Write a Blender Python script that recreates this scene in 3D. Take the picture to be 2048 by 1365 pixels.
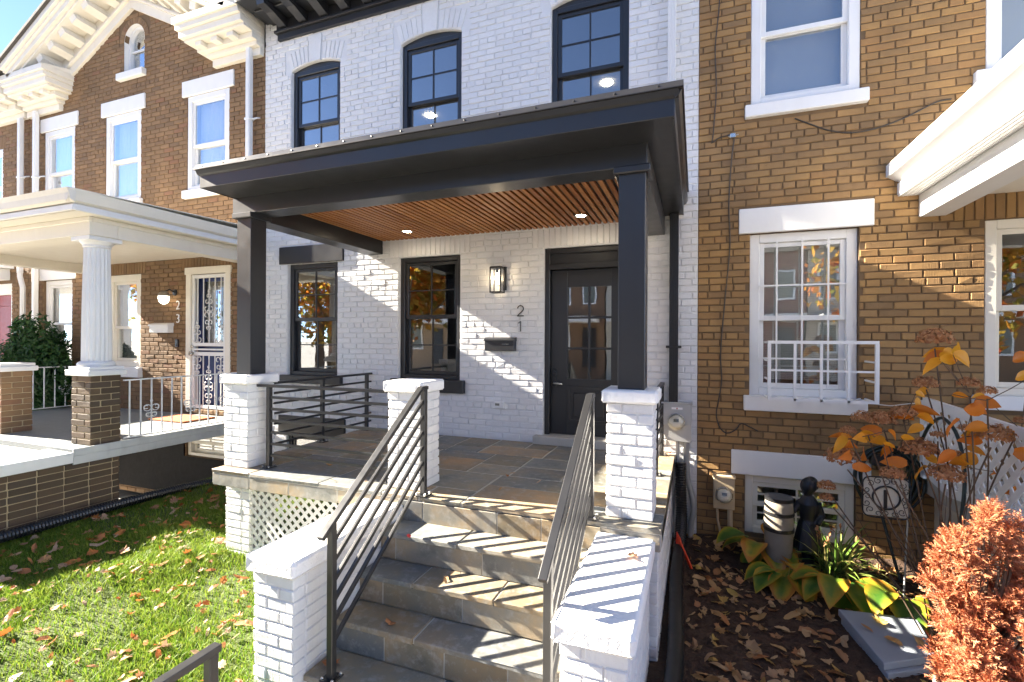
import bpy, math, random
import numpy as np
from mathutils import Vector, Matrix
R = math.radians
random.seed(7); rng = np.random.default_rng(11)
for o in list(bpy.data.objects): bpy.data.objects.remove(o, do_unlink=True)
scene = bpy.context.scene
COL = scene.collection

# ------------------------------------------------------------------ camera
cam_d = bpy.data.cameras.new('camera'); cam = bpy.data.objects.new('camera', cam_d); COL.objects.link(cam)
cam_d.sensor_width = 36.0; cam_d.lens = 966.88/2048*36.0; cam_d.clip_start = .05; cam_d.clip_end = 3000
CAM = Vector((0, -5.0, 1.0994))
_y, _p, _r = R(20.763), R(-.011), R(.2886)
_fw = Vector((-math.sin(_y)*math.cos(_p), math.cos(_y)*math.cos(_p), math.sin(_p)))
_rt = Vector((math.cos(_y), math.sin(_y), 0)); _up = _rt.cross(_fw)
_r2 = _rt*math.cos(_r)+_up*math.sin(_r); _u2 = _up*math.cos(_r)-_rt*math.sin(_r)
_m = Matrix((_r2, _u2, -_fw)).transposed().to_4x4(); _m.translation = CAM
cam.matrix_world = _m
scene.camera = cam

# ------------------------------------------------------------------ sky, sun, exposure
SUN = Vector((1.0, .085, -.53)).normalized()          # direction the light travels
EL = math.asin(-SUN.z); AZ = math.atan2(-SUN.x, -SUN.y)
world = bpy.data.worlds.new('World'); scene.world = world; world.use_nodes = True
wn = world.node_tree.nodes; wl = world.node_tree.links
bg = wn['Background']
sky = wn.new('ShaderNodeTexSky'); sky.sky_type = 'NISHITA'; sky.sun_disc = False
sky.sun_elevation = EL; sky.sun_rotation = AZ; sky.air_density = .33; sky.dust_density = .0; sky.ozone_density = .6
wl.new(sky.outputs[0], bg.inputs[0]); bg.inputs[1].default_value = .078
sl = bpy.data.lights.new('sun', 'SUN'); sl.energy = 5.0; sl.angle = R(.55); sl.color = (1, .90, .75)
sun = bpy.data.objects.new('sun', sl); COL.objects.link(sun)
sun.rotation_euler = SUN.to_track_quat('-Z', 'Y').to_euler(); sun.location = (-20, -6, 14)
scene.view_settings.view_transform = 'Standard'; scene.view_settings.look = 'None'
scene.view_settings.gamma = 1; scene.view_settings.use_curve_mapping = False
scene.view_settings.exposure = 3.08
scene.cycles.max_bounces = 8; scene.cycles.transparent_max_bounces = 12
scene.cycles.diffuse_bounces = 4

# ------------------------------------------------------------------ helpers
class M:
    def __init__(s): s.v = []; s.f = []
    def add(s, vs, fs):
        b = len(s.v); s.v += [tuple(v) for v in vs]; s.f += [tuple(i+b for i in f) for f in fs]; return s
    def box(s, x0, x1, y0, y1, z0, z1):
        v = [(x0,y0,z0),(x1,y0,z0),(x1,y1,z0),(x0,y1,z0),(x0,y0,z1),(x1,y0,z1),(x1,y1,z1),(x0,y1,z1)]
        return s.add(v, [(0,3,2,1),(4,5,6,7),(0,1,5,4),(1,2,6,5),(2,3,7,6),(3,0,4,7)])
    def cbox(s, x0, x1, y0, y1, z0, z1, c=.004):      # chamfered box
        X=(x0,x1);Y=(y0,y1);Z=(z0,z1); v=[]; idx={}
        for i in (0,1):
            for j in (0,1):
                for k in (0,1):
                    sx,sy,sz=(c if i==0 else -c),(c if j==0 else -c),(c if k==0 else -c)
                    for ax,p in enumerate(((X[i],Y[j]+sy,Z[k]+sz),(X[i]+sx,Y[j],Z[k]+sz),(X[i]+sx,Y[j]+sy,Z[k]))):
                        idx[i,j,k,ax]=len(v); v.append(p)
        q=lambda *a:[idx[t] for t in a]; f=[]
        f+= [q((0,0,0,0),(0,0,1,0),(0,1,1,0),(0,1,0,0)), q((1,0,0,0),(1,1,0,0),(1,1,1,0),(1,0,1,0)),
             q((0,0,0,1),(1,0,0,1),(1,0,1,1),(0,0,1,1)), q((0,1,0,1),(0,1,1,1),(1,1,1,1),(1,1,0,1)),
             q((0,0,0,2),(0,1,0,2),(1,1,0,2),(1,0,0,2)), q((0,0,1,2),(1,0,1,2),(1,1,1,2),(0,1,1,2))]
        for j in (0,1):
            for k in (0,1): f.append(q((0,j,k,1),(1,j,k,1),(1,j,k,2),(0,j,k,2)))
        for i in (0,1):
            for k in (0,1): f.append(q((i,0,k,0),(i,1,k,0),(i,1,k,2),(i,0,k,2)))
        for i in (0,1):
            for j in (0,1): f.append(q((i,j,0,0),(i,j,1,0),(i,j,1,1),(i,j,0,1)))
        for i in (0,1):
            for j in (0,1):
                for k in (0,1): f.append(q((i,j,k,0),(i,j,k,1),(i,j,k,2)))
        return s.add(v, f)
    def obox(s, p0, p1, w, h, up=(0,0,1), c=0):         # bar from p0 to p1, width w (sideways), height h
        p0=Vector(p0);p1=Vector(p1);d=(p1-p0).normalized();sd=d.cross(Vector(up)).normalized();u=sd.cross(d)
        v=[]
        for p in (p0,p1):
            for a,b in ((-1,-1),(1,-1),(1,1),(-1,1)): v.append(p+sd*(a*w/2)+u*(b*h/2))
        return s.add(v,[(3,2,1,0),(4,5,6,7),(0,1,5,4),(1,2,6,5),(2,3,7,6),(3,0,4,7)])
    def prism(s, poly, axis, a, b):                      # poly: 2d points; axis 'x','y','z'
        n=len(poly)
        mk={'x':lambda p,t:(t,p[0],p[1]),'y':lambda p,t:(p[0],t,p[1]),'z':lambda p,t:(p[0],p[1],t)}[axis]
        v=[mk(p,a) for p in poly]+[mk(p,b) for p in poly]
        f=[tuple(range(n))[::-1],tuple(range(n,2*n))]+[(i,(i+1)%n,n+(i+1)%n,n+i) for i in range(n)]
        return s.add(v,f)
    def tube(s, pts, r, n=8, cap=True, ridge=None):
        pts=[Vector(p) for p in pts]; rings=[]; N=len(pts)
        ref=Vector((0,0,1))
        for i,p in enumerate(pts):
            t=(pts[min(i+1,N-1)]-pts[max(i-1,0)]).normalized()
            if i==0:
                if abs(t.dot(ref))>.9: ref=Vector((1,0,0))
                a=t.cross(ref).normalized()
            else:
                a=(a-t*a.dot(t)).normalized()
            b=t.cross(a); rr=r[i] if isinstance(r,(list,tuple)) else r
            rings.append([p+(a*math.cos(2*math.pi*k/n)+b*math.sin(2*math.pi*k/n))*rr for k in range(n)])
        v=[q for ring in rings for q in ring]; f=[]
        for i in range(N-1):
            for k in range(n): f.append((i*n+k,i*n+(k+1)%n,(i+1)*n+(k+1)%n,(i+1)*n+k))
        if cap: f+= [tuple(range(n))[::-1], tuple((N-1)*n+k for k in range(n))]
        return s.add(v,f)
    def cyl(s,p0,p1,r,n=16,r1=None): return s.tube([p0,p1],[r,r if r1 is None else r1],n)
    def lathe(s, prof, c, n=24, axis='z'):               # prof: (radius, height)
        v=[];f=[]
        for (r,h) in prof:
            for k in range(n):
                a=2*math.pi*k/n; x,y=r*math.cos(a),r*math.sin(a)
                if axis=='z': v.append((c[0]+x,c[1]+y,c[2]+h))
                else: v.append((c[0]+x,c[1]-h,c[2]+y))
        for i in range(len(prof)-1):
            for k in range(n): f.append((i*n+k,i*n+(k+1)%n,(i+1)*n+(k+1)%n,(i+1)*n+k))
        f+= [tuple(range(n))[::-1], tuple((len(prof)-1)*n+k for k in range(n))]
        return s.add(v,f)
    def mesh(s,name,off=(0,0,0)):
        me=bpy.data.meshes.new(name); ox,oy,oz=off
        me.from_pydata([(x-ox,y-oy,z-oz) for x,y,z in s.v],[],s.f); me.update(); return me

WORLD = {}                                               # world offset of each object
def woff(o): return WORLD.get(o.name, Vector((0,0,0))) if o else Vector((0,0,0))
def link(o, parent=None):
    COL.objects.link(o)
    if parent is not None: o.parent = parent
    WORLD[o.name] = woff(parent)+o.location
    return o
def tag(o, label, cat, group=None):
    o['label']=label; o['category']=cat
    if group: o['group']=group
    return o
def thing(name, label, cat, loc, group=None):
    o=bpy.data.objects.new(name,None); o.empty_display_size=.2; o.location=loc; link(o); return tag(o,label,cat,group)
def part(name, m, mat, parent=None, smooth=False, bevel=0, origin=None, stuff=False):
    """mesh in world coordinates -> object under parent"""
    base=woff(parent); loc=Vector((0,0,0))
    if parent is None:
        if origin is None:
            a=np.array(m.v); lo=a.min(0); hi=a.max(0); origin=((lo[0]+hi[0])/2,(lo[1]+hi[1])/2,lo[2])
        loc=Vector(origin)
    me=m.mesh(name, base+loc)
    if isinstance(mat,(list,tuple)):
        for q in mat: me.materials.append(q)
    else: me.materials.append(mat)
    if smooth: me.shade_smooth()
    o=bpy.data.objects.new(name,me); o.location=loc; link(o,parent)
    if bevel:
        b=o.modifiers.new('bevel','BEVEL'); b.width=bevel; b.segments=2; b.limit_method='ANGLE'
    if stuff: o['kind']='stuff'
    return o
def single(name, m, mat, label, cat, group=None, **k):
    return tag(part(name,m,mat,None,**k),label,cat,group)
def struct(name, m, mat, **k):
    o=part(name,m,mat,None,**k); o['kind']='structure'; return o
def smooth_angle(o, deg=35):
    me=o.data; me.shade_smooth()
    try: me.set_sharp_from_angle(angle=R(deg))
    except Exception: pass
    return o

# ------------------------------------------------------------------ materials
def newmat(name):
    m=bpy.data.materials.new(name); m.use_nodes=True; nt=m.node_tree
    return m, nt.nodes, nt.links, nt.nodes['Principled BSDF']
def ramp(nodes, stops, interp='LINEAR'):
    r=nodes.new('ShaderNodeValToRGB'); r.color_ramp.interpolation=interp
    e=r.color_ramp.elements
    while len(e)<len(stops): e.new(.5)
    for i,(p,c) in enumerate(stops): e[i].position=p; e[i].color=(c[0],c[1],c[2],1)
    return r
def mathn(nodes, links, op, a, b=None):
    n=nodes.new('ShaderNodeMath'); n.operation=op
    for i,q in enumerate((a,b)):
        if q is None: continue
        if isinstance(q,(int,float)): n.inputs[i].default_value=q
        else: links.new(q,n.inputs[i])
    return n.outputs[0]
def mixc(nodes, links, fac, a, b, blend='MIX'):
    n=nodes.new('ShaderNodeMix'); n.data_type='RGBA'; n.blend_type=blend
    for q,i in ((fac,0),(a,6),(b,7)):
        if isinstance(q,(int,float)): n.inputs[i].default_value=q
        elif isinstance(q,tuple): n.inputs[i].default_value=(q[0],q[1],q[2],1)
        else: links.new(q,n.inputs[i])
    return n.outputs[2]
def noise(nodes, links, vec, scale, detail=4, rough=.55):
    n=nodes.new('ShaderNodeTexNoise'); n.inputs['Scale'].default_value=scale; n.inputs['Detail'].default_value=detail
    n.inputs['Roughness'].default_value=rough
    if vec is not None: links.new(vec,n.inputs['Vector'])
    return n.outputs['Fac']
def pos(nodes): return nodes.new('ShaderNodeNewGeometry').outputs['Position']
def mapping(nodes, links, vec, scale):
    n=nodes.new('ShaderNodeMapping'); n.inputs['Scale'].default_value=scale; links.new(vec,n.inputs[0]); return n.outputs[0]
def rand_brick(nodes, links):
    oi=nodes.new('ShaderNodeObjectInfo'); at=nodes.new('ShaderNodeAttribute'); at.attribute_name='bv'
    return mathn(nodes,links,'FRACT',mathn(nodes,links,'ADD',oi.outputs['Random'],at.outputs['Fac']))
def bump(nodes, links, h, strength, dist, bsdf, prev=None):
    b=nodes.new('ShaderNodeBump'); b.inputs['Strength'].default_value=strength; b.inputs['Distance'].default_value=dist
    links.new(h,b.inputs['Height'])
    if prev is not None: links.new(prev,b.inputs['Normal'])
    links.new(b.outputs[0],bsdf.inputs['Normal']); return b.outputs[0]

def plain(name, col, rough=.6, metal=0, var=.12, vscale=6, bscale=60, bstr=.15, bdist=.002, spec=.5, dirt=0, dirtcol=(.1,.09,.07)):
    m,n,l,b=newmat(name); p=pos(n)
    f=noise(n,l,p,vscale,5)
    c=mixc(n,l,f,tuple(x*(1-var) for x in col),tuple(min(1,x*(1+var)) for x in col))
    if dirt:
        d=noise(n,l,mapping(n,l,p,(3,3,.8)),2.2,6,.65)
        d=mathn(n,l,'MULTIPLY',ramp_fac(n,l,d,.5,.8),dirt); c=mixc(n,l,d,c,dirtcol)
    l.new(c,b.inputs['Base Color']); b.inputs['Metallic'].default_value=metal
    rr=mathn(n,l,'MULTIPLY_ADD',noise(n,l,p,vscale*3,3),.2) ; rr.node.inputs[2].default_value=rough-.1
    l.new(rr,b.inputs['Roughness']); b.inputs['Specular IOR Level'].default_value=spec
    if bstr: bump(n,l,noise(n,l,p,bscale,4),bstr,bdist,b)
    return m
def ramp_fac(n,l,v,a,b2):
    mr=n.new('ShaderNodeMapRange'); mr.inputs[1].default_value=a; mr.inputs[2].default_value=b2
    l.new(v,mr.inputs[0]); return mr.outputs[0]

def brick_mat(name, cols, rough=.8, streak=.5, grime=.35, grimecol=(.05,.04,.03), spec=.3, chips=0):
    m,n,l,b=newmat(name); p=pos(n); r=rand_brick(n,l)
    cr=ramp(n,[(i/len(cols),c) for i,c in enumerate(cols)],'CONSTANT'); l.new(r,cr.inputs[0])
    f=noise(n,l,p,35,5,.7); c=mixc(n,l,mathn(n,l,'MULTIPLY',f,.35),cr.outputs[0],tuple(x*.55 for x in cols[0]))
    g=noise(n,l,mapping(n,l,p,(1.2,1.2,.7)),1.3,6,.6)
    c=mixc(n,l,mathn(n,l,'MULTIPLY',ramp_fac(n,l,g,.42,.75),grime),c,grimecol)
    if chips:
        ch=noise(n,l,p,9,6,.75); c=mixc(n,l,mathn(n,l,'MULTIPLY',ramp_fac(n,l,ch,.7,.74),chips),c,(.62,.58,.52))
    l.new(c,b.inputs['Base Color']); b.inputs['Roughness'].default_value=rough; b.inputs['Specular IOR Level'].default_value=spec
    w=noise(n,l,mapping(n,l,p,(160,160,14)),1,3,.6)
    nb=bump(n,l,w,streak,.004,b)
    bump(n,l,noise(n,l,p,90,4),.3,.002,b,nb)
    return m
def stone_mat(name, cols, rough=.62, bstr=.25):
    m,n,l,b=newmat(name); p=pos(n); r=rand_brick(n,l)
    cr=ramp(n,[(i/len(cols),c) for i,c in enumerate(cols)],'CONSTANT'); l.new(r,cr.inputs[0])
    # offset noise per stone
    comb=n.new('ShaderNodeCombineXYZ'); l.new(mathn(n,l,'MULTIPLY',r,37.0),comb.inputs[0]); l.new(mathn(n,l,'MULTIPLY',r,91.0),comb.inputs[1])
    va=n.new('ShaderNodeVectorMath'); va.operation='ADD'; l.new(p,va.inputs[0]); l.new(comb.outputs[0],va.inputs[1]); pv=va.outputs[0]
    f=noise(n,l,pv,3.2,7,.62)
    cr2=ramp(n,[(.28,(.48,.54,.60)),(.45,(.9,.93,.95)),(.58,(1.15,1.02,.85)),(.72,(1.5,1.15,.8))]); l.new(f,cr2.inputs[0])
    c=mixc(n,l,1.0,cr.outputs[0],cr2.outputs[0],'MULTIPLY')
    f2=noise(n,l,pv,16,6,.7); c=mixc(n,l,mathn(n,l,'MULTIPLY',ramp_fac(n,l,f2,.50,.74),.55),c,(.42,.42,.40))
    l.new(c,b.inputs['Base Color']); b.inputs['Specular IOR Level'].default_value=.45
    rr=mathn(n,l,'MULTIPLY_ADD',f2,.35); rr.node.inputs[2].default_value=rough-.2; l.new(rr,b.inputs['Roughness'])
    nb=bump(n,l,noise(n,l,pv,5,6),bstr,.012,b); bump(n,l,noise(n,l,pv,70,4),.2,.003,b,nb)
    return m
def randcol_mat(name, cols, rough=.6, spec=.4, trans=0, bscale=40, bstr=.2, var=.25, vscale=25, metal=0):
    m,n,l,b=newmat(name); p=pos(n); r=rand_brick(n,l)
    cr=ramp(n,[(i/max(1,len(cols)-1),c) for i,c in enumerate(cols)]); l.new(r,cr.inputs[0])
    f=noise(n,l,p,vscale,4); c=mixc(n,l,mathn(n,l,'MULTIPLY',f,var*2),cr.outputs[0],tuple(x*.45 for x in cols[0]))
    l.new(c,b.inputs['Base Color']); b.inputs['Roughness'].default_value=rough; b.inputs['Specular IOR Level'].default_value=spec
    b.inputs['Metallic'].default_value=metal
    if bstr: bump(n,l,noise(n,l,p,bscale,3),bstr,.003,b)
    if trans:
        t=n.new('ShaderNodeBsdfTranslucent'); l.new(c,t.inputs[0]); mx=n.new('ShaderNodeMixShader'); mx.inputs[0].default_value=trans
        l.new(b.outputs[0],mx.inputs[1]); l.new(t.outputs[0],mx.inputs[2]); l.new(mx.outputs[0],n['Material Output'].inputs[0])
    return m
def glass_mat(name, tint=(.9,.92,.92), ior=1.65, wav=.012):
    m,n,l,b=newmat(name); n.remove(b)
    fr=n.new('ShaderNodeFresnel'); ge=n.new('ShaderNodeNewGeometry'); mr=n.new('ShaderNodeMapRange'); mr.inputs[3].default_value=ior; mr.inputs[4].default_value=1/ior; l.new(ge.outputs['Backfacing'],mr.inputs[0]); l.new(mr.outputs[0],fr.inputs[0])
    tr=n.new('ShaderNodeBsdfTransparent'); tr.inputs[0].default_value=(*tint,1)
    gl=n.new('ShaderNodeBsdfGlossy'); gl.inputs['Roughness'].default_value=.01; gl.inputs[0].default_value=(.95,.97,1,1)
    p=pos(n); bp=n.new('ShaderNodeBump'); bp.inputs['Strength'].default_value=wav; bp.inputs['Distance'].default_value=.05
    l.new(noise(n,l,p,2.5,2),bp.inputs['Height']); l.new(bp.outputs[0],gl.inputs['Normal'])
    mx=n.new('ShaderNodeMixShader'); l.new(mathn(n,l,'MINIMUM',mathn(n,l,'MULTIPLY',fr.outputs[0],3.0),1.0),mx.inputs[0])
    l.new(tr.outputs[0],mx.inputs[1]); l.new(gl.outputs[0],mx.inputs[2]); l.new(mx.outputs[0],n['Material Output'].inputs[0])
    return m
def emit_mat(name,col,s):
    m,n,l,b=newmat(name); b.inputs['Emission Color'].default_value=(*col,1); b.inputs['Emission Strength'].default_value=s
    b.inputs['Base Color'].default_value=(.8,.8,.8,1); return m

MT={}
MT['white_brick']=brick_mat('white_painted_brick',[(.78,.785,.79),(.74,.745,.755),(.80,.80,.80),(.76,.77,.785)],rough=.55,streak=.85,grime=.22,grimecol=(.52,.50,.46),spec=.4)
MT['white_mortar']=plain('white_painted_mortar',(.68,.685,.69),.65,var=.08,bscale=70,bstr=.5,bdist=.004)
MT['brown_brick']=brick_mat('brown_tapestry_brick',[(.26,.162,.085),(.235,.145,.078),(.285,.18,.096),(.215,.135,.074),(.25,.155,.082),(.195,.125,.071),(.275,.17,.09),(.24,.15,.08),(.225,.138,.074),(.255,.16,.085),(.205,.13,.074),(.27,.165,.085),(.24,.145,.076),(.245,.13,.074)],rough=.8,streak=.6,grime=.4,grimecol=(.09,.06,.035),chips=.12)
MT['tan_brick']=brick_mat('tan_weathered_brick',[(.37,.222,.096),(.34,.203,.088),(.41,.245,.098),(.32,.188,.078),(.37,.215,.084),(.30,.18,.078),(.40,.235,.092),(.35,.207,.084),(.33,.188,.074),(.38,.225,.092),(.28,.17,.075),(.39,.23,.088),(.35,.195,.078),(.265,.162,.076)],rough=.8,streak=.7,grime=.62,grimecol=(.115,.078,.046),chips=.16)
MT['brown_mortar']=plain('brown_mortar',(.145,.092,.048),.9,var=.25,bscale=80,bstr=.5,bdist=.004)
MT['dark_brick']=brick_mat('dark_brown_brick',[(.105,.075,.047),(.085,.06,.04),(.13,.09,.055),(.095,.07,.05),(.12,.08,.05)],rough=.8,streak=.4,grime=.3)
MT['tan_mortar']=plain('tan_mortar',(.38,.30,.18),.9,var=.25,bscale=80,bstr=.5,bdist=.004)
MT['black']=plain('black_satin_paint',(.021,.022,.025),.34,var=.2,vscale=2.5,bstr=0,spec=.5)
MT['black_rail']=plain('black_powder_coat',(.022,.022,.023),.36,var=.2,bscale=120,bstr=.08,spec=.6)
MT['flash']=plain('dark_metal_flashing',(.05,.047,.045),.38,metal=.6,var=.25,vscale=3,bscale=8,bstr=.2,bdist=.004)
MT['white_trim']=plain('white_trim_paint',(.74,.74,.73),.45,var=.04,bscale=50,bstr=.08,dirt=.12,dirtcol=(.5,.46,.4))
MT['cream']=plain('cream_white_paint',(.73,.69,.60),.5,var=.05,bscale=40,bstr=.08,dirt=.15,dirtcol=(.45,.4,.32))
MT['cap_white']=plain('white_textured_cap',(.82,.82,.81),.6,var=.05,bscale=30,bstr=.6,bdist=.010)
MT['stucco']=plain('white_stucco_cap',(.82,.81,.79),.75,var=.05,bscale=55,bstr=.7,bdist=.012)
MT['stone']=stone_mat('bluestone_flag',[(.25,.205,.14),(.175,.175,.165),(.28,.215,.145),(.21,.215,.20),(.215,.175,.115),(.16,.168,.165),(.30,.235,.165),(.23,.21,.165),(.18,.165,.13),(.26,.24,.20)])
MT['edge_stone']=stone_mat('stone_edge',[(.34,.30,.24),(.30,.28,.24),(.38,.32,.24),(.33,.31,.28)],bstr=.6)
MT['joint']=plain('stone_joint_mortar',(.46,.44,.39),.9,var=.15,bscale=90,bstr=.4)
MT['wood']=None
MT['concrete']=plain('concrete',(.42,.40,.36),.85,var=.15,vscale=4,bscale=60,bstr=.4,dirt=.3)
MT['floor23']=plain('grey_painted_floor',(.19,.21,.215),.6,var=.12,bscale=40,bstr=.1)
MT['glass']=glass_mat('window_glass')
MT['black_plastic']=plain('black_plastic',(.013,.013,.014),.35,var=.2,bscale=90,bstr=.05)
MT['grey_metal']=plain('grey_painted_metal',(.40,.41,.42),.42,metal=.2,var=.08,bscale=60,bstr=.05)
MT['conduit']=plain('grey_pvc_conduit',(.33,.34,.33),.4,var=.1,bscale=60,bstr=.05)
MT['beige_metal']=plain('beige_painted_metal',(.52,.41,.26),.55,var=.15,bscale=40,bstr=.15,dirt=.35,dirtcol=(.25,.15,.07))
MT['steel']=plain('brushed_steel',(.55,.54,.5),.28,metal=1,var=.1,bstr=0)
MT['dial']=plain('meter_dial',(.62,.58,.46),.4,var=.1,bstr=0)
MT['room']=plain('interior_plaster',(.30,.29,.27),.9,var=.05,bstr=0)
MT['blind']=plain('window_blind',(.62,.60,.52),.7,var=.06,bstr=0)
MT['curtain']=plain('sheer_curtain',(.72,.73,.76),.9,var=.08,vscale=3,bstr=0)
MT['shade']=plain('roller_shade',(.42,.41,.40),.9,var=.06,bstr=0)
MT['navy']=plain('navy_door_paint',(.018,.035,.14),.4,var=.1,bstr=.05)
MT['red']=plain('red_door_paint',(.22,.010,.008),.45,var=.1,bstr=.05)
MT['bulb']=emit_mat('lamp_glow',(1,.78,.5),14)
MT['led']=emit_mat('led_glow',(1,.84,.6),16)
MT['globe']=emit_mat('lantern_globe',(1,.85,.6),.9)
MT['lcd']=plain('meter_display',(.16,.17,.14),.3,bstr=0)
MT['label_white']=plain('printed_label',(.75,.74,.74),.5,bstr=0)
MT['red_ink']=plain('red_print',(.45,.04,.03),.5,bstr=0)
MT['cable']=plain('dark_cable',(.035,.028,.022),.6,bstr=0)
MT['white_cable']=plain('white_cable',(.6,.58,.55),.6,bstr=0)
MT['bronze']=plain('dark_bronze',(.018,.020,.024),.38,metal=.3,var=.4,vscale=20,bscale=50,bstr=.3,bdist=.004)
MT['barrel']=plain('cast_stone_barrel',(.24,.21,.165),.85,var=.3,vscale=9,bscale=50,bstr=.5,bdist=.004)
MT['hose']=plain('green_hose',(.010,.020,.016),.4,bstr=0)
MT['orange']=plain('orange_marker',(.75,.06,.02),.5,var=.1,bstr=0)
MT['paver']=plain('blue_grey_paver',(.26,.29,.33),.8,var=.12,vscale=5,bscale=70,bstr=.35)
MT['shingle']=plain('dark_shingle',(.07,.065,.06),.85,var=.3,vscale=20,bscale=40,bstr=.5)
MT['coir']=plain('rust_doormat',(.36,.12,.04),.95,var=.3,vscale=30,bscale=140,bstr=.8,bdist=.006)
MT['plate']=plain('cream_plate',(.62,.58,.48),.5,bstr=.05)
MT['asphalt']=plain('asphalt',(.05,.05,.052),.9,var=.2,bscale=120,bstr=.4)
MT['soil']=plain('brown_mulch',(.068,.037,.021),.95,var=.5,vscale=14,bscale=45,bstr=1,bdist=.03)
MT['turf']=plain('turf_soil',(.07,.10,.02),.95,var=.5,vscale=9,bscale=60,bstr=1,bdist=.02)
MT['bark']=plain('bark',(.12,.085,.06),.9,var=.3,vscale=12,bscale=25,bstr=.8,bdist=.02)
MT['pot']=plain('cream_plastic_pot',(.66,.58,.50),.45,bstr=.05)
def wood_mat():
    m,n,l,b=newmat('stained_cedar_slat'); p=pos(n); r=rand_brick(n,l)
    cr=ramp(n,[(0,(.34,.125,.034)),(.5,(.46,.185,.05)),(1,(.54,.24,.075))]); l.new(r,cr.inputs[0])
    g=noise(n,l,mapping(n,l,p,(60,3,60)),1,5,.6)
    c=mixc(n,l,mathn(n,l,'MULTIPLY',g,.6),cr.outputs[0],(.09,.028,.01)); l.new(c,b.inputs['Base Color'])
    b.inputs['Roughness'].default_value=.5; bump(n,l,g,.2,.002,b); return m
MT['wood']=wood_mat()
MT['grass']=randcol_mat('grass_blade',[(.10,.20,.012),(.14,.26,.018),(.19,.30,.025),(.27,.32,.05)],rough=.5,spec=.4,trans=.35,bstr=0,var=.15,vscale=3)
MT['leaf_orange']=randcol_mat('fallen_leaf',[(.44,.13,.03),(.52,.22,.06),(.40,.10,.03),(.55,.30,.13),(.55,.40,.28),(.36,.15,.07),(.55,.18,.03),(.58,.44,.32)],rough=.55,trans=.25,bscale=60,bstr=.4)
MT['leaf_bed']=randcol_mat('bed_leaf',[(.42,.22,.07),(.50,.32,.14),(.32,.13,.05),(.55,.37,.19),(.38,.24,.13),(.46,.18,.06),(.52,.38,.09)],rough=.6,trans=.15,bscale=60,bstr=.4)
MT['hosta']=None
def hosta_mat():
    m,n,l,b=newmat('hosta_leaf'); p=pos(n); r=rand_brick(n,l); at=n.new('ShaderNodeAttribute'); at.attribute_name='edge'
    f=mathn(n,l,'ADD',mathn(n,l,'ADD',mathn(n,l,'MULTIPLY',at.outputs['Fac'],.5),mathn(n,l,'MULTIPLY',r,.45)),mathn(n,l,'MULTIPLY',noise(n,l,p,9,4),.6))
    cr=ramp(n,[(.45,(.05,.13,.015)),(.66,(.16,.22,.02)),(.86,(.42,.27,.02)),(1.0,(.42,.17,.02))]); l.new(f,cr.inputs[0]); c=cr.outputs[0]
    l.new(c,b.inputs['Base Color']); b.inputs['Roughness'].default_value=.42
    t=n.new('ShaderNodeBsdfTranslucent'); l.new(c,t.inputs[0]); mx=n.new('ShaderNodeMixShader'); mx.inputs[0].default_value=.3
    l.new(b.outputs[0],mx.inputs[1]); l.new(t.outputs[0],mx.inputs[2]); l.new(mx.outputs[0],n['Material Output'].inputs[0])
    bump(n,l,noise(n,l,p,35,2),.3,.004,b); return m
MT['hosta']=hosta_mat()
MT['lily']=randcol_mat('strap_leaf',[(.12,.24,.035),(.22,.32,.06),(.36,.36,.10),(.48,.38,.15)],rough=.5,trans=.3,bstr=0)
MT['gold_leaf']=randcol_mat('gold_leaf',[(.72,.30,.015),(.80,.38,.02),(.66,.20,.015),(.60,.17,.02)],rough=.5,trans=.35,bscale=40,bstr=.3,var=.15)
MT['dried']=randcol_mat('dried_flower',[(.42,.19,.07),(.34,.13,.05),(.55,.30,.14),(.48,.20,.07)],rough=.7,trans=.2,bstr=0)
MT['rust']=randcol_mat('rust_conifer',[(.30,.10,.045),(.50,.16,.06),(.58,.22,.095),(.42,.11,.04),(.64,.32,.17)],rough=.65,trans=.2,bstr=0)
MT['evergreen']=randcol_mat('evergreen',[(.012,.05,.008),(.02,.075,.012),(.03,.10,.015)],rough=.55,trans=.15,bstr=0)
MT['autumn']=randcol_mat('autumn_crown',[(.55,.12,.02),(.62,.28,.03),(.45,.30,.04),(.16,.22,.03),(.65,.36,.06)],rough=.6,trans=.6,bstr=0,var=.08)
MT['stem']=plain('woody_stem',(.10,.065,.04),.85,var=.3,bstr=.2)
MT['red_leaf']=plain('red_leaf',(.50,.02,.03),.5,bstr=.2)

MT['slab_paint']=plain('grey_white_slab_paint',(.52,.53,.52),.6,var=.1,bscale=50,bstr=.2,dirt=.3)
MT['tar']=plain('dark_damp_wall',(.006,.005,.0045),.9,var=.3,bscale=30,bstr=.5,bdist=.01)  # near-black colour standing in for the shade under the left porch slab
# ------------------------------------------------------------------ bricks
CRS=.0653; BH=.0555; BL=.197; HL=.094; JT=.0105
def cam_dist(p): return (Vector(p)-CAM).length
def in_frame(p, mrg=.03):
    d=Vector(p)-CAM; z=d.dot(_fw)
    if z<.1: return False
    u=.5+966.88/2048*d.dot(_r2)/z; v=.5*1365/2048-966.88/2048*d.dot(_u2)/z
    return -mrg<u<1+mrg and -mrg<v<.6665+mrg
def front_brick_geo(L,h,seed=None):
    c=.0045; o=[]
    r=random.Random(seed); j=lambda a:r.uniform(-a,a)
    for (yy,ins) in ((.004,0),(-.0045,0),(-.0095,c)):
        for sx,sz in ((-1,-1),(1,-1),(1,1),(-1,1)):
            o.append((sx*(L/2-ins)+j(.0018),yy+j(.002),sz*(h/2-ins)+j(.0012)))
    f=[(8,9,10,11)]
    for a in (0,4):
        for k in range(4): f.append((a+k,a+(k+1)%4,a+4+(k+1)%4,a+4+k))
    return o,f
FB={}
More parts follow.
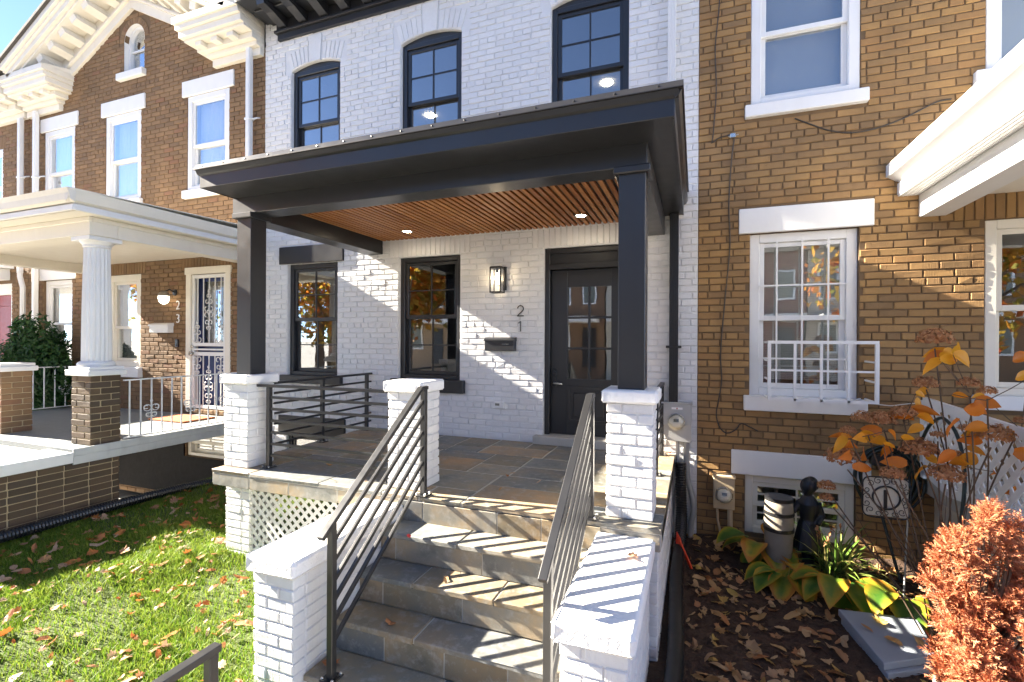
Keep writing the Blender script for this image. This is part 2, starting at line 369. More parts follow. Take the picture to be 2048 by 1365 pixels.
def front_brick_mesh(kind,mat,k):
    key=(kind,mat.name,k)
    if key not in FB:
        o,f=front_brick_geo(BL if kind=='s' else HL,BH,k*13+(kind=='h'))
        me=bpy.data.meshes.new('brick'); me.from_pydata(o,[],f); me.materials.append(mat); FB[key]=me
    return FB[key]
def course_bricks(x0,x1,z0,z1,holes,hdr=7,phase=0,cut=None):
    """running bond with a header course; returns (x,z,L,h)"""
    out=[]; n=int(round((z1-z0)/CRS))
    for i in range(n):
        zc=z0+(i+.5)*CRS
        iv=[(x0,x1)]
        for hx0,hx1,hz0,hz1 in holes:
            if hz0-.012<zc<hz1+.012:
                nv=[]
                for a,b in iv:
                    if hx1<=a or hx0>=b: nv.append((a,b)); continue
                    if hx0>a: nv.append((a,hx0))
                    if hx1<b: nv.append((hx1,b))
                iv=nv
        header=(i+phase)%hdr==0
        step=(HL if header else BL)+JT; off=(i%2)*step*.5 + random.uniform(-.012,.012)
        for a,b in iv:
            if b-a<.03: continue
            k0=math.floor((a-x0-off)/step)
            x=x0+off+k0*step
            while x<b:
                s=max(a+JT*.3,x); e=min(b-JT*.3,x+step-JT); x+=step
                if e-s>.028:
                    if cut and cut((s+e)/2,zc): continue
                    out.append(((s+e)/2,zc,e-s,BH,header))
    return out
def lay_front(wall, bricks, mat, n_ind, y=0.0, name='brick', stuffname='brickwork', vis=None):
    """bricks: (x,z,L,h,header). nearest n_ind as objects, others joined."""
    base=woff(wall)
    sc=[]
    for b in bricks:
        p=(b[0],y,b[1]); ok=in_frame(p) and (vis is None or vis(b[0],b[1]))
        sc.append(cam_dist(p)+(0 if ok else 100)+(3 if b[2]<.08 else 0))
    order=sorted(range(len(bricks)),key=lambda i:sc[i])
    for i in order[:n_ind]:
        x,z,L,h,hd=bricks[i]
        kind='h' if L<.12 else 's'
        o=bpy.data.objects.new(name,front_brick_mesh(kind,mat,random.randrange(6)))
        o.location=Vector((x,y+random.uniform(-.0025,.0015),z))-base
        o.rotation_euler=(random.gauss(0,.02),random.uniform(-.006,.006),random.gauss(0,.007))
        o.scale=(L/(BL if kind=='s' else HL),1,h/BH); COL.objects.link(o); o.parent=wall
    V=[];F=[];A=[]
    for i in order[n_ind:]:
        x,z,L,h,hd=bricks[i]; o,f=front_brick_geo(L,h,random.randrange(10**6)); dy=random.uniform(-.0025,.0015); b0=len(V)
        V+= [(a+x,b+y+dy,c+z) for a,b,c in o]; F+=[tuple(q+b0 for q in ff) for ff in f]; A+=[random.random()]*len(o)
    if V:
        m=M(); m.v=V; m.f=F; ob=part(stuffname,m,mat,wall,stuff=True)
        at=ob.data.attributes.new('bv','FLOAT','POINT'); at.data.foreach_set('value',A)
def wall_sheet(x0,x1,z0,z1,holes,y=0.0,depth=.14):
    """mortar sheet with openings and reveals"""
    m=M(); xs=sorted({x0,x1,*[h[i] for h in holes for i in (0,1) if x0<h[i]<x1]}); zs=sorted({z0,z1,*[h[i] for h in holes for i in (2,3) if z0<h[i]<z1]})
    for i in range(len(xs)-1):
        for k in range(len(zs)-1):
            cx=(xs[i]+xs[i+1])/2; cz=(zs[k]+zs[k+1])/2
            if any(h[0]<cx<h[1] and h[2]<cz<h[3] for h in holes): continue
            m.add([(xs[i],y,zs[k]),(xs[i+1],y,zs[k]),(xs[i+1],y,zs[k+1]),(xs[i],y,zs[k+1])],[(0,1,2,3)])
    for hx0,hx1,hz0,hz1 in holes:
        hz0=max(hz0,z0)
        for p,q in (((hx0,hz0),(hx0,hz1)),((hx0,hz1),(hx1,hz1)),((hx1,hz1),(hx1,hz0)),((hx1,hz0),(hx0,hz0))):
            m.add([(p[0],y,p[1]),(q[0],y,q[1]),(q[0],y+depth,q[1]),(p[0],y+depth,p[1])],[(0,1,2,3)])
    return m
BX={}
def box_brick_mesh(L,D,H,mat,k):
    key=(round(L,3),round(D,3),round(H,3),mat.name,k)
    if key not in BX:
        m=M().cbox(-L/2,L/2,-D/2,D/2,-H/2,H/2,.005)
        r=random.Random(k*7+3); m.v=[tuple(c+r.uniform(-.0013,.0013) for c in v) for v in m.v]
        me=m.mesh('brick'); me.materials.append(mat); BX[key]=me
    return BX[key]
def brick_block(owner,x0,x1,y0,y1,z0,z1,mat,mortar,core='core',limit=300,faces='fblr',inset=.009):
    """a pier or low wall: mortar core plus box bricks laid round its faces. owner part gets the bricks as children"""
    base=woff(owner); D=.09; n=int(round((z1-z0)/CRS)); crs=(z1-z0)/n; h=crs-.0095
    cnt=0; rest=[]
    def put(xc,yc,zc,L,along):
        nonlocal cnt
        if L<.03: return
        j=random.uniform(-.002,.002)
        if cnt<limit:
            me=box_brick_mesh(L,D,h,mat,random.randrange(3)); o=bpy.data.objects.new('brick',me)
            o.location=Vector((xc+j,yc+j,zc))-base
            o.rotation_euler=(0,0,(0 if along=='x' else math.pi/2)+random.uniform(-.006,.006)); COL.objects.link(o); o.parent=owner; cnt+=1
        else: rest.append((xc,yc,zc,L,along))
    def run(a,b,off):
        # split [a,b] into stretchers with offset
        out=[]; s=a
        first=BL if (off==0 or b-a<.3) else HL
        e=min(b,s+first)
        while True:
            if b-e<.035: e=b
            out.append((s,e-(0 if e>=b else JT)))
            if e>=b: break
            s=e; e=min(b,s+BL+JT)
        return out
    for i in range(n-1,-1,-1):
        zc=z0+(i+.5)*crs; ev=i%2
        a,b=(x0,x1) if ev else (x0+D+JT,x1-D-JT)
        # front/back rows
        full = (x1-x0)
        fa,fb=(x0,x1-D-JT) if ev else (x0+D+JT,x1)
        ba,bb=(x0+D+JT,x1) if ev else (x0,x1-D-JT)
        if 'r' not in faces: fb=x1
        if 'l' not in faces: fa=x0
        for s,e in run(fa,fb,ev): 
            if 'f' in faces: put((s+e)/2,y0+D/2,zc,e-s,'x')
        for s,e in run(ba,bb,ev):
            if 'b' in faces: put((s+e)/2,y1-D/2,zc,e-s,'x')
        ra,rb=(y0,y1-D-JT) if ev else (y0+D+JT,y1)
        la,lb=(y0+D+JT,y1) if ev else (y0,y1-D-JT)
        if 'b' not in faces: rb=lb=y1
        for s,e in run(ra,rb,ev):
            if 'r' in faces: put(x1-D/2,(s+e)/2,zc,e-s,'y')
        for s,e in run(la,lb,ev):
            if 'l' in faces: put(x0+D/2,(s+e)/2,zc,e-s,'y')
    if rest:
        m=M();A=[]
        for xc,yc,zc,L,al in rest:
            lx,ly=(L,D) if al=='x' else (D,L); n0=len(m.v); m.cbox(xc-lx/2,xc+lx/2,yc-ly/2,yc+ly/2,zc-h/2,zc+h/2,.005); A+=[random.random()]*(len(m.v)-n0)
        o=part('brickwork',m,mat,owner,stuff=True); o.data.attributes.new('bv','FLOAT','POINT').data.foreach_set('value',A)
def mortar_core(x0,x1,y0,y1,z0,z1,ins=.008): return M().box(x0+ins,x1-ins,y0+ins,y1-ins,z0,z1)

# ------------------------------------------------------------------ windows
def window(house, x0,x1,z0,z1, mat, recess=.07, casing=.05, muntin=True, meet=None, blind=None, arch=0, sashmat=None, bars=None, name='window', cover=None):
    """double hung window filling the brick opening; frame is the part, sashes/panes its sub-parts"""
    sm=sashmat or mat; g=.002
    m=M(); ya,yb=recess-.02,recess+.075
    c=casing
    m.cbox(x0+g,x0+c,ya,yb,z0+g,z1-g,.004).cbox(x1-c,x1-g,ya,yb,z0+g,z1-g,.004)
    m.cbox(x0+c-.003,x1-c+.003,ya-.002,yb,z1-c,z1-g,.004).cbox(x0+c-.003,x1-c+.003,ya-.004,yb,z0+g,z0+c*.8,.004)
    if arch:      # segmental head panel above the rectangular head
        n=10; top=[(x0+g+(x1-x0-2*g)*i/n, z1-g+arch*(1-(2*i/n-1)**2)) for i in range(n+1)]
        m.prism([(x0+g,z1-c*.5)]+top+[(x1-g,z1-c*.5)],'y',ya+.004,yb-.01)
    w=part(name,m,mat,house)
    ix0,ix1,iz0,iz1=x0+c,x1-c,z0+c*.8,z1-c
    zm=meet if meet else (iz0+iz1)/2
    s=.042
    for (a,b,yy) in ((zm-.02,iz1,recess),(iz0,zm+.022,recess+.036)):
        q=M(); q.cbox(ix0-.002,ix0+s,yy,yy+.032,a,b,.003).cbox(ix1-s,ix1+.002,yy,yy+.032,a,b,.003)
        q.cbox(ix0+s-.002,ix1-s+.002,yy+.001,yy+.031,b-s,b-.001,.003).cbox(ix0+s-.002,ix1-s+.002,yy+.001,yy+.031,a+.001,a+s*1.1,.003)
        part('sash',q,sm,w)
        p=M().box(ix0+s-.004,ix1-s+.004,yy+.014,yy+.018,a+s,b-s+.002); part('pane',p,MT['glass'],w)
        if muntin:
            mu=M().box((ix0+ix1)/2-.008,(ix0+ix1)/2+.008,yy+.006,yy+.0135,a+s,b-s); part('muntin',mu,sm,w)
            mu=M().box(ix0+s,ix1-s,yy+.0065,yy+.013,(a+b)/2-.007,(a+b)/2+.007); part('muntin',mu,sm,w)
    if blind=='slats':
        q=M(); z=iz1-.02
        while z>iz0+.03+(cover or 0): q.add([(ix0+.01,recess+.10,z),(ix1-.01,recess+.10,z),(ix1-.01,recess+.106,z-.0145),(ix0+.01,recess+.106,z-.0145)],[(0,1,2,3)]); z-=.0165
        part('blind',q,MT['blind'],w)
    elif blind in ('curtain','shade'):
        q=M(); n=60
        for i in range(n+1):
            x=ix0-.01+(ix1-ix0+.02)*i/n; yy=recess+.13+(.012*math.sin(i*1.9)+.008*math.sin(i*.77) if blind=='curtain' else 0)
            q.v+= [(x,yy,iz0),(x,yy,iz1+.01)]
        q.f=[(2*i,2*i+2,2*i+3,2*i+1) for i in range(n)]
        part('curtain' if blind=='curtain' else 'roller_shade',q,MT['curtain' if blind=='curtain' else 'shade'],w,smooth=True)
    return w
def room(house,x0,x1,z0,z1,zf,depth=5.2):
    m=M(); y0,y1=.20,depth
    def q(*p): m.add(p,[(0,1,2,3)])
    for za,zb in ((z0,zf-.15),(zf,z1)):
        q((x0,y1,za),(x1,y1,za),(x1,y1,zb),(x0,y1,zb)); q((x0,y0,za),(x0,y1,za),(x0,y1,zb),(x0,y0,zb)); q((x1,y0,za),(x1,y1,za),(x1,y1,zb),(x1,y0,zb))
        q((x0,.012,za),(x1,.012,za),(x1,y1,za),(x0,y1,za)); q((x0,.012,zb),(x1,.012,zb),(x1,y1,zb),(x0,y1,zb))
    part('interior',m,MT['room'],house)
def text_mesh(body,size,loc,mat,parent,name,extr=.006,off=0):
    cu=bpy.data.curves.new('t','FONT'); cu.body=body; cu.size=size; cu.extrude=extr; cu.offset=off; cu.align_x='CENTER'; cu.resolution_u=6
    t=bpy.data.objects.new('t',cu); COL.objects.link(t)
    dg=bpy.context.evaluated_depsgraph_get(); me=bpy.data.meshes.new_from_object(t.evaluated_get(dg)); bpy.data.objects.remove(t); bpy.data.curves.remove(cu)
    me.transform(Matrix.Rotation(math.pi/2,4,'X')); me.name=name; me.materials.clear(); me.materials.append(mat)
    o=bpy.data.objects.new(name,me); o.location=Vector(loc)-woff(parent); COL.objects.link(o); o.parent=parent; return o
# ------------------------------------------------------------------ ground sheets
GZ=-.95
def gz(x,y):                       # yard height
    z=-.74+.05*max(0,min(1,(-x-3.6)/1.4))
    z-=.05*max(0,min(1,(-2.0-y)/2)); z+=.012*math.sin(x*3.1+y*1.7)+.008*math.sin(x*7.3-y*5.1)
    return z
def bz(x,y): return -.80+.015*math.sin(x*4.1+y*2.3)+.01*math.sin(x*9-y*7)+.05*max(0,min(1,(y+.6)/.6))
def sheet(x0,x1,y0,y1,nx,ny,fn):
    m=M()
    for j in range(ny+1):
        for i in range(nx+1):
            x=x0+(x1-x0)*i/nx; y=y0+(y1-y0)*j/ny; m.v.append((x,y,fn(x,y)))
    m.f=[(j*(nx+1)+i,j*(nx+1)+i+1,(j+1)*(nx+1)+i+1,(j+1)*(nx+1)+i) for j in range(ny) for i in range(nx)]
    return m
struct('ground',M().add([(-900,-900,-1.45),(900,-900,-1.45),(900,900,-1.45),(-900,900,-1.45)],[(0,1,2,3)]),MT['concrete'])
struct('lawn',sheet(-5.9,-2.0,-4.6,.0,40,46,gz),MT['turf'],smooth=True)
struct('planting_bed',sheet(-.35,5.4,-4.4,.0,60,46,bz),MT['soil'],smooth=True)
struct('walkway',M().box(-2.0,-.45,-6.6,-3.1,-1.2,-1.05),MT['concrete'])
struct('sidewalk',M().box(-60,60,-8.6,-6.6,-1.45,-1.25),MT['concrete'])
struct('street',M().box(-200,200,-17.5,-8.6,-1.44,-1.41),MT['asphalt'])

# ------------------------------------------------------------------ shared house pieces
def arch_infill(x0,x1,zs,rise,ztop,y=0.0,semi=False,depth=.14):
    n=16; m=M(); pts=[]
    for i in range(n+1):
        t=i/n; x=x0+(x1-x0)*t
        z=zs+(rise*(1-(2*t-1)**2) if not semi else rise*math.sqrt(max(0,1-(2*t-1)**2)))
        pts.append((x,z))
    for i in range(n):
        (xa,za),(xb,zb)=pts[i],pts[i+1]
        m.add([(xa,y,za),(xb,y,zb),(xb,y,ztop),(xa,y,ztop)],[(0,1,2,3)])
        m.add([(xa,y,za),(xb,y,zb),(xb,y+depth,zb),(xa,y+depth,za)],[(0,1,2,3)])
    return m
def voussoir(wall,mat,cx,cz,r0,r1,a0,a1,n,y=0):
    """fan of arch bricks between two radii"""
    base=woff(wall)
    for i in range(n):
        A=a0+(a1-a0)*(i+.04)/n; B=a0+(a1-a0)*(i+.96)/n; g=.0
        v=[]
        for yy,ins in ((.004,0),(-.0045,0),(-.0095,.0045)):
            for r,a in ((r0,A),(r0,B),(r1,B),(r1,A)):
                am=(A+B)/2; rr=r+(ins if r==r0 else -ins); aa=a+(ins/r if a==A else -ins/r)
                v.append((cx+rr*math.sin(aa),y+yy,cz+rr*math.cos(aa)))
        f=[(8,9,10,11)]
        for q in (0,4):
            for k in range(4): f.append((q+k,q+(k+1)%4,q+4+(k+1)%4,q+4+k))
        part('brick',M().add(v,f),mat,wall)
def soldier(wall,mat,x0,x1,z0,z1,y=0):
    out=[]; x=x0; n=int(round((x1-x0)/CRS)); st=(x1-x0)/n
    for i in range(n): out.append((x0+(i+.5)*st,(z0+z1)/2,st-.0095,z1-z0-.008,True))
    base=woff(wall)
    for xx,z,L,h,_ in out:
        o=bpy.data.objects.new('brick',front_brick_mesh('s',mat,random.randrange(6)))
        o.location=Vector((xx,y,z))-base; o.rotation_euler=(0,math.pi/2,0); o.scale=(h/BL,1,L/BH); COL.objects.link(o); o.parent=wall
def house_shell(h,x0,x1,ztop,y0=.012):
    """side, back and roof of the house body (the front is the brick wall)"""
    m=M(); a,b=x0+.02,x1-.02
    def q(*p): m.add(p,[(0,1,2,3)])
    q((a,y0,-1.3),(a,9,-1.3),(a,9,ztop),(a,y0,ztop)); q((b,y0,-1.3),(b,9,-1.3),(b,9,ztop),(b,y0,ztop)); q((a,9,-1.3),(b,9,-1.3),(b,9,ztop),(a,9,ztop)); q((a,y0,ztop),(b,y0,ztop),(b,9,ztop),(a,9,ztop))
    part('roof',m,MT['shingle'],h)

# ------------------------------------------------------------------ white house in the middle
FL,FR=-5.53,.02
h21=thing('row_house','white painted brick row house with black window frames and black cornice','house',(-2.75,0,-.8))
WB,WMo=MT['white_brick'],MT['white_mortar']
UP=[(-5.07,-4.262),(-3.355,-2.533),(-1.465,-.643)]
LW=[(-5.117,-4.288,.63,2.108),(-3.37,-2.537,.64,2.10)]
DOOR=(-1.53,-.62,0.0,2.10); BASE=(-5.117,-4.288,-.66,-.137)
holes=[(a,b,3.28,4.755) for a,b in UP]+LW+[DOOR,BASE]
wall=part('wall',wall_sheet(FL,FR,-1.3,5.75,holes),WMo,h21)
inf=M()
for a,b in UP: q=arch_infill(a,b,4.683,.072,4.756); inf.add(q.v,q.f)
part('arch_infill',inf,WMo,h21)
bh=[(a-.0,b+.0,3.28,4.69) for a,b in UP]+LW+[DOOR,BASE]
bh+=[(a-.10,b+.10,4.66,4.975) for a,b in UP]+[((a+b)/2-.115,(a+b)/2+.115,4.9,5.10) for a,b in UP]
bh+=[(-5.25,-4.186,2.108,2.34),(-5.25,-4.15,-.137,.092),(-3.50,-2.41,2.10,2.315),(-1.66,-.50,2.10,2.315)]
bh+=[(-5.2,-4.2,.525,.63),(-3.45,-2.465,.49,.64)]
BR=course_bricks(FL,FR,-1.3+.006,5.72,bh,phase=3)
lay_front(wall,[b for b in BR if not (b[1]<-.02 and b[0]>-3.7 and b[0]<-.25)],WB,300,vis=lambda x,z:(z<2.3 and x>-3.6 and not(z<.1 and x>-3.9)) or z>2.6 and x<-.1)
soldier(wall,WB,-3.50,-2.41,2.105,2.312); soldier(wall,WB,-1.66,-.50,2.105,2.312)
for a,b in UP:
    cx=(a+b)/2; rad=1.35; cz=4.755-rad
    t0=math.asin((b-a)/2/rad); k=.112/rad
    voussoir(wall,WB,cx,cz,rad+.004,rad+.225,-t0,-k*.95,5); voussoir(wall,WB,cx,cz,rad+.004,rad+.225,k*.95,t0,5)
    part('keystone',M().prism([(cx-.085,4.748),(cx+.085,4.748),(cx+.108,5.092),(cx-.108,5.092)],'y',-.016,.02),MT['white_brick'],h21,bevel=.004)
for i,(a,b) in enumerate(UP): window(h21,a,b,3.28,4.683,MT['black'],arch=.070,recess=.06,casing=.06,meet=3.965)
for a,b,c,d in LW: window(h21,a,b,c,d,MT['black'],recess=.06,casing=.06,meet=c+.74)
window(h21,*BASE,MT['black'],recess=.05,casing=.05,muntin=False)
part('lintel',M().cbox(-5.248,-4.188,-.03,.08,2.108+.002,2.34,.006),MT['black'],h21)
part('lintel',M().cbox(-5.248,-4.15,-.03,.08,-.135,.091,.006),MT['black'],h21)
part('sill',M().cbox(-5.20,-4.2,-.06,.10,.528,.632,.006),MT['black'],h21); part('sill',M().cbox(-3.45,-2.468,-.06,.10,.493,.642,.006),MT['black'],h21)
# front door
a,b,c,d=DOOR; fm=M()
fm.cbox(a+.002,a+.055,.03,.15,.09,d-.002,.004).cbox(b-.055,b-.002,.03,.15,.09,d-.002,.004).cbox(a+.05,b-.05,.032,.149,d-.06,d-.003,.004).cbox(a+.05,b-.05,.028,.151,1.87,1.93,.004).cbox(a+.05,b-.05,.06,.14,1.92,d-.05,.003)
dr=part('door',fm,MT['black'],h21)
gx0,gx1,g0,g1=-1.292,-.823,.693,1.683; lx0,lx1=a+.057,b-.057
lf=M().cbox(lx0,gx0,.095,.14,.093,1.866,.003).cbox(gx1,lx1,.095,.14,.093,1.866,.003).cbox(gx0-.002,gx1+.002,.096,.139,g1,1.865,.003).cbox(gx0-.002,gx1+.002,.096,.139,.094,g0,.003)
lf.cbox(gx0+.0,gx1-.0,.083,.1,.22,.255,.003).cbox(gx0,gx1,.083,.1,.585,.62,.003).cbox(gx0,gx0+.035,.084,.1,.25,.59,.003).cbox(gx1-.035,gx1,.084,.1,.25,.59,.003).cbox(gx0+.07,gx1-.07,.086,.1,.29,.55,.01)
part('leaf',lf,MT['black'],dr)
part('pane',M().box(gx0,gx1,.118,.122,g0,g1),MT['glass'],dr)
part('muntin',M().cbox((gx0+gx1)/2-.012,(gx0+gx1)/2+.012,.1,.135,g0,g1,.003),MT['black'],dr)
for i in (1,2): z=g0+(g1-g0)*i/3; part('muntin',M().cbox(gx0,gx1,.102,.133,z-.012,z+.012,.003),MT['black'],dr)
part('lock_plate',M().cbox(-1.452,-1.405,.078,.096,.60,.80,.006).lathe([(.0,.0),(.026,.004),(.026,.02),(.01,.022)],(-1.428,.078,.75),16,'y'),MT['black_plastic'],dr)
hd=M().tube([(-1.428,.085,.645),(-1.428,.035,.645),(-1.40,.03,.645),(-1.33,.03,.64)],.009,8)
part('handle',hd,MT['steel'],dr,smooth=True)
part('threshold',M().cbox(a-.09,b+.10,-.10,.16,.0,.088,.006),MT['concrete'],h21)
# cornice with modillions
cm=M()
for y,z0,z1,xl in ((-.05,5.115,5.20,-5.27),(-.085,5.20,5.235,-5.30),(-.06,5.235,5.37,-5.28),(-.30,5.37,5.40,-5.40),(-.50,5.40,5.475,-5.50),(-.535,5.475,5.52,-5.515),(-.565,5.52,5.58,-5.525),(-.60,5.58,5.66,-5.53)): cm.box(xl,FR-.005,y,.005,z0,z1-.0005)
co=part('cornice',cm,MT['black'],h21,bevel=.006)
x=-5.20
while x<FR-.1: part('bracket',M().prism([(-.02,5.25),(-.10,5.25),(-.30,5.31),(-.44,5.33),(-.455,5.398),(-.02,5.398)],'x',x,x+.12),MT['black'],co); x+=.34
room(h21,FL+.03,FR-.03,-.02,5.15,2.7)
house_shell(h21,FL,FR,5.66)
for (x,y) in ((-4.469,2.6),(-1.311,2.593)):
    part('ceiling_lamp',M().lathe([(.0,0),(.085,0),(.09,.008),(.0,.009)],(x,y,5.135),20),MT['led'],h21)

# ------------------------------------------------------------------ brown house on the right
h19=thing('row_house','brown brick row house on the right with white lintels and barred window','house',(2.8,0,-.8))
BB,BM=MT['tan_brick'],MT['brown_mortar']
RU=[(.472,1.329,3.29,4.69),(2.18,3.03,3.29,4.69)]; RL=[(.472,1.329,.605,2.107),(2.18,3.02,.68,2.09)]; RB=[(.44,1.31,-.68,-.137)]
holes=RU+RL+RB
wall=part('wall',wall_sheet(FR,5.57,-1.3,5.75,holes),BM,h19)
bh=holes+[(.377,1.433,2.107,2.34),(.377,1.433,4.69,4.92),(2.08,3.12,4.69,4.92),(.423,1.384,.469,.605),(.423,1.384,3.177,3.29),(2.1,3.1,3.177,3.29),(.321,1.42,-.137,.092),(1.98,3.1,2.09,2.31),(2.1,3.1,.57,.68)]
lay_front(wall,course_bricks(FR,3.35,-1.3+.006,5.72,bh,phase=5),BB,300,vis=lambda x,z:z>-.2)
soldier(wall,BB,1.98,3.1,2.095,2.308)
wt=MT['white_trim']
window(h19,*RU[0],wt,recess=.02,casing=.085,muntin=False,meet=3.95,blind='shade'); window(h19,*RU[1],wt,recess=.02,casing=.085,muntin=False,blind='slats')
w=window(h19,*RL[0],wt,recess=.06,casing=.085,muntin=False,meet=1.32,blind='slats',cover=.06)
for i in range(3):
    x=.472+.857*(.262+.237*i); part('bar',M().obox((x,.012,.69),(x,.012,2.03),.014,.014,(0,1,0)),wt,w)
for z in (.95,1.62): part('bar',M().obox((.545,.013,z),(1.255,.013,z),.014,.014),wt,w)
window(h19,*RL[1],MT['cream'],recess=.015,casing=.075,muntin=False,meet=1.38)
window(h19,*RB[0],MT['cream'],recess=.05,casing=.07,muntin=True)
for a,b,c,d,n in ((.377,1.433,2.109,2.34,'lintel'),(.377,1.433,4.69,4.92,'lintel'),(2.08,3.12,4.69,4.92,'lintel'),(.423,1.384,.469,.607,'sill'),(.423,1.384,3.177,3.291,'sill'),(2.1,3.1,3.177,3.291,'sill'),(.321,1.42,-.135,.091,'lintel'),(2.1,3.1,.57,.682,'sill')):
    part(n,M().cbox(a,b,-.025 if n=='lintel' else -.06,.09,c,d,.006),wt,h19)
cm=M()
for y,z0,z1 in ((-.05,5.115,5.235),(-.06,5.235,5.37),(-.30,5.37,5.40),(-.50,5.40,5.475),(-.565,5.475,5.58),(-.60,5.58,5.66)): cm.box(FR+.005,5.56,y,.005,z0,z1-.0005)
part('cornice',cm,wt,h19,bevel=.006)
room(h19,FR+.03,5.5,-.02,5.1,2.7); house_shell(h19,FR,5.57,5.66)

# ------------------------------------------------------------------ brown gabled house on the left
h23=thing('row_house','brown brick row house with white gable cornice and small arched attic window','house',(-8.3,0,-.8))
GL=-11.08; BB=MT['brown_brick']
LU=[(-10.63,-9.78,3.29,4.69),(-8.96,-8.10,3.29,4.69),(-7.06,-6.21,3.29,4.69)]
LL=[(-10.65,-9.83,.62,2.107),(-8.89,-8.09,.66,2.12)]; D23=(-7.03,-6.186,.08,2.115); LB=(-7.05,-6.2,-.62,-.22)
AW=(-8.513,-8.03,5.30,6.055)
def rake(x): return 6.315-.503*abs(x+8.28)
holes=LU+LL+[D23,LB]
ws=wall_sheet(GL,FL,-1.3,5.1,holes)
xs=sorted(set([AW[0],AW[1],-8.28]+[-11.08+.25*i for i in range(23)]+[FL]))
for xa,xb in zip(xs,xs[1:]):
    za,zb=max(5.1,rake(xa)),max(5.1,rake(xb)); inh=AW[0]<(xa+xb)/2<AW[1]
    if za<=5.1 and zb<=5.1: continue
    if inh:
        ws.add([(xa,0,5.1),(xb,0,5.1),(xb,0,AW[2]),(xa,0,AW[2])],[(0,1,2,3)]); ws.add([(xa,0,AW[3]),(xb,0,AW[3]),(xb,0,zb),(xa,0,za)],[(0,1,2,3)])
    else: ws.add([(xa,0,5.1),(xb,0,5.1),(xb,0,zb),(xa,0,za)],[(0,1,2,3)])
q=arch_infill(AW[0],AW[1],AW[3]-.2415,.2415,AW[3]+.001,semi=True); ws.add(q.v,q.f)
wall=part('wall',ws,BM,h23)
bh=holes+[(AW[0],AW[1],AW[2],5.82),(AW[0]-.12,AW[1]+.12,5.80,6.17),(-8.62,-7.985,5.19,5.31)]
for a,b,_,_ in LU: bh+=[(a-.1,b+.1,4.69,4.922),(a-.05,b+.05,3.177,3.29)]
bh+=[(-10.75,-9.73,2.107,2.34),(-9.0,-7.98,2.12,2.315),(-7.16,-6.05,2.115,2.315),(-10.7,-9.78,.5,.62),(-8.95,-8.04,.5,.66)]
lay_front(wall,course_bricks(GL,FL,-1.3+.006,6.35,bh,phase=1,cut=lambda x,z:z>5.05 and z>rake(x)-.02),BB,300,vis=lambda x,z:(z>2.75) or (.0<z<2.2 and x>-8.1))
soldier(wall,BB,-9.0,-7.98,2.12,2.315); soldier(wall,BB,-7.16,-6.05,2.118,2.312)
voussoir(wall,BB,(AW[0]+AW[1])/2,AW[3]-.2415,.248,.345,-math.pi/2,math.pi/2,15)
for a,b,c,d in LU:
    window(h23,a,b,c,d,wt,recess=.02,casing=.085,muntin=False,blind='curtain',meet=3.95)
    part('lintel',M().cbox(a-.1,b+.1,-.025,.09,4.692,4.921,.006),wt,h23); part('sill',M().cbox(a-.05,b+.05,-.06,.09,3.178,3.292,.006),wt,h23)
window(h23,*LL[0],wt,recess=.05,casing=.085,muntin=False,blind='slats'); part('lintel',M().cbox(-10.74,-9.73,-.025,.09,2.109,2.34,.006),wt,h23)
window(h23,*LL[1],MT['cream'],recess=.03,casing=.11,muntin=False,blind='shade',meet=1.28)
part('sill',M().cbox(-8.95,-8.04,-.07,.09,.5,.662,.006),wt,h23); part('sill',M().cbox(-10.7,-9.78,-.07,.09,.5,.622,.006),wt,h23)
window(h23,*LB,MT['cream'],recess=.04,casing=.06,muntin=True,name='window')
# arched attic window
am=M(); cx=(AW[0]+AW[1])/2; zc=AW[3]-.2415; n=14
for r0,r1,ya,yb in ((.24,.20,.06,.13),):
    po=[(cx+r0*math.cos(math.pi*i/n),zc+r0*math.sin(math.pi*i/n)) for i in range(n+1)]; pi_=[(cx+r1*math.cos(math.pi*i/n),zc+r1*math.sin(math.pi*i/n)) for i in range(n+1)]
    po=[(po[0][0],AW[2]+.002)]+po+[(po[-1][0],AW[2]+.002)]; pi_=[(pi_[0][0],AW[2]+.04)]+pi_+[(pi_[-1][0],AW[2]+.04)]
    for i in range(len(po)-1):
        am.prism([po[i],po[i+1],pi_[i+1],pi_[i]],'y',ya,yb)
    am.box(cx-.24,cx+.24,ya+.001,yb-.001,AW[2]+.002,AW[2]+.04)
aw=part('window',am,wt,h23)
part('muntin',M().box(cx-.2,cx+.2,.085,.105,zc-.14,zc-.115),wt,aw)
part('pane',M().prism([(cx-.2,AW[2]+.04),(cx+.2,AW[2]+.04)]+[(cx+.2*math.cos(math.pi*i/n),zc+.2*math.sin(math.pi*i/n)) for i in range(n+1)],'y',.11,.114),MT['glass'],aw)
part('sill',M().cbox(-8.615,-7.99,-.07,.06,5.196,5.302,.006),wt,h23)
# the reveal lining of the attic window is painted white
lin=arch_infill(AW[0]+.001,AW[1]-.001,zc-.001,.2405,zc+.0,semi=True); lin.v=[];lin.f=[]
for i in range(n):
    a0,a1=math.pi*i/n,math.pi*(i+1)/n; r=.2405
    lin.add([(cx+r*math.cos(a0),-.004,zc+r*math.sin(a0)),(cx+r*math.cos(a1),-.004,zc+r*math.sin(a1)),(cx+r*math.cos(a1),.1,zc+r*math.sin(a1)),(cx+r*math.cos(a0),.1,zc+r*math.sin(a0))],[(0,1,2,3)])
for sx in (-1,1): lin.add([(cx+sx*.2405,-.004,AW[2]),(cx+sx*.2405,-.004,zc),(cx+sx*.2405,.1,zc),(cx+sx*.2405,.1,AW[2])],[(0,1,2,3)])
part('reveal',lin,wt,h23)
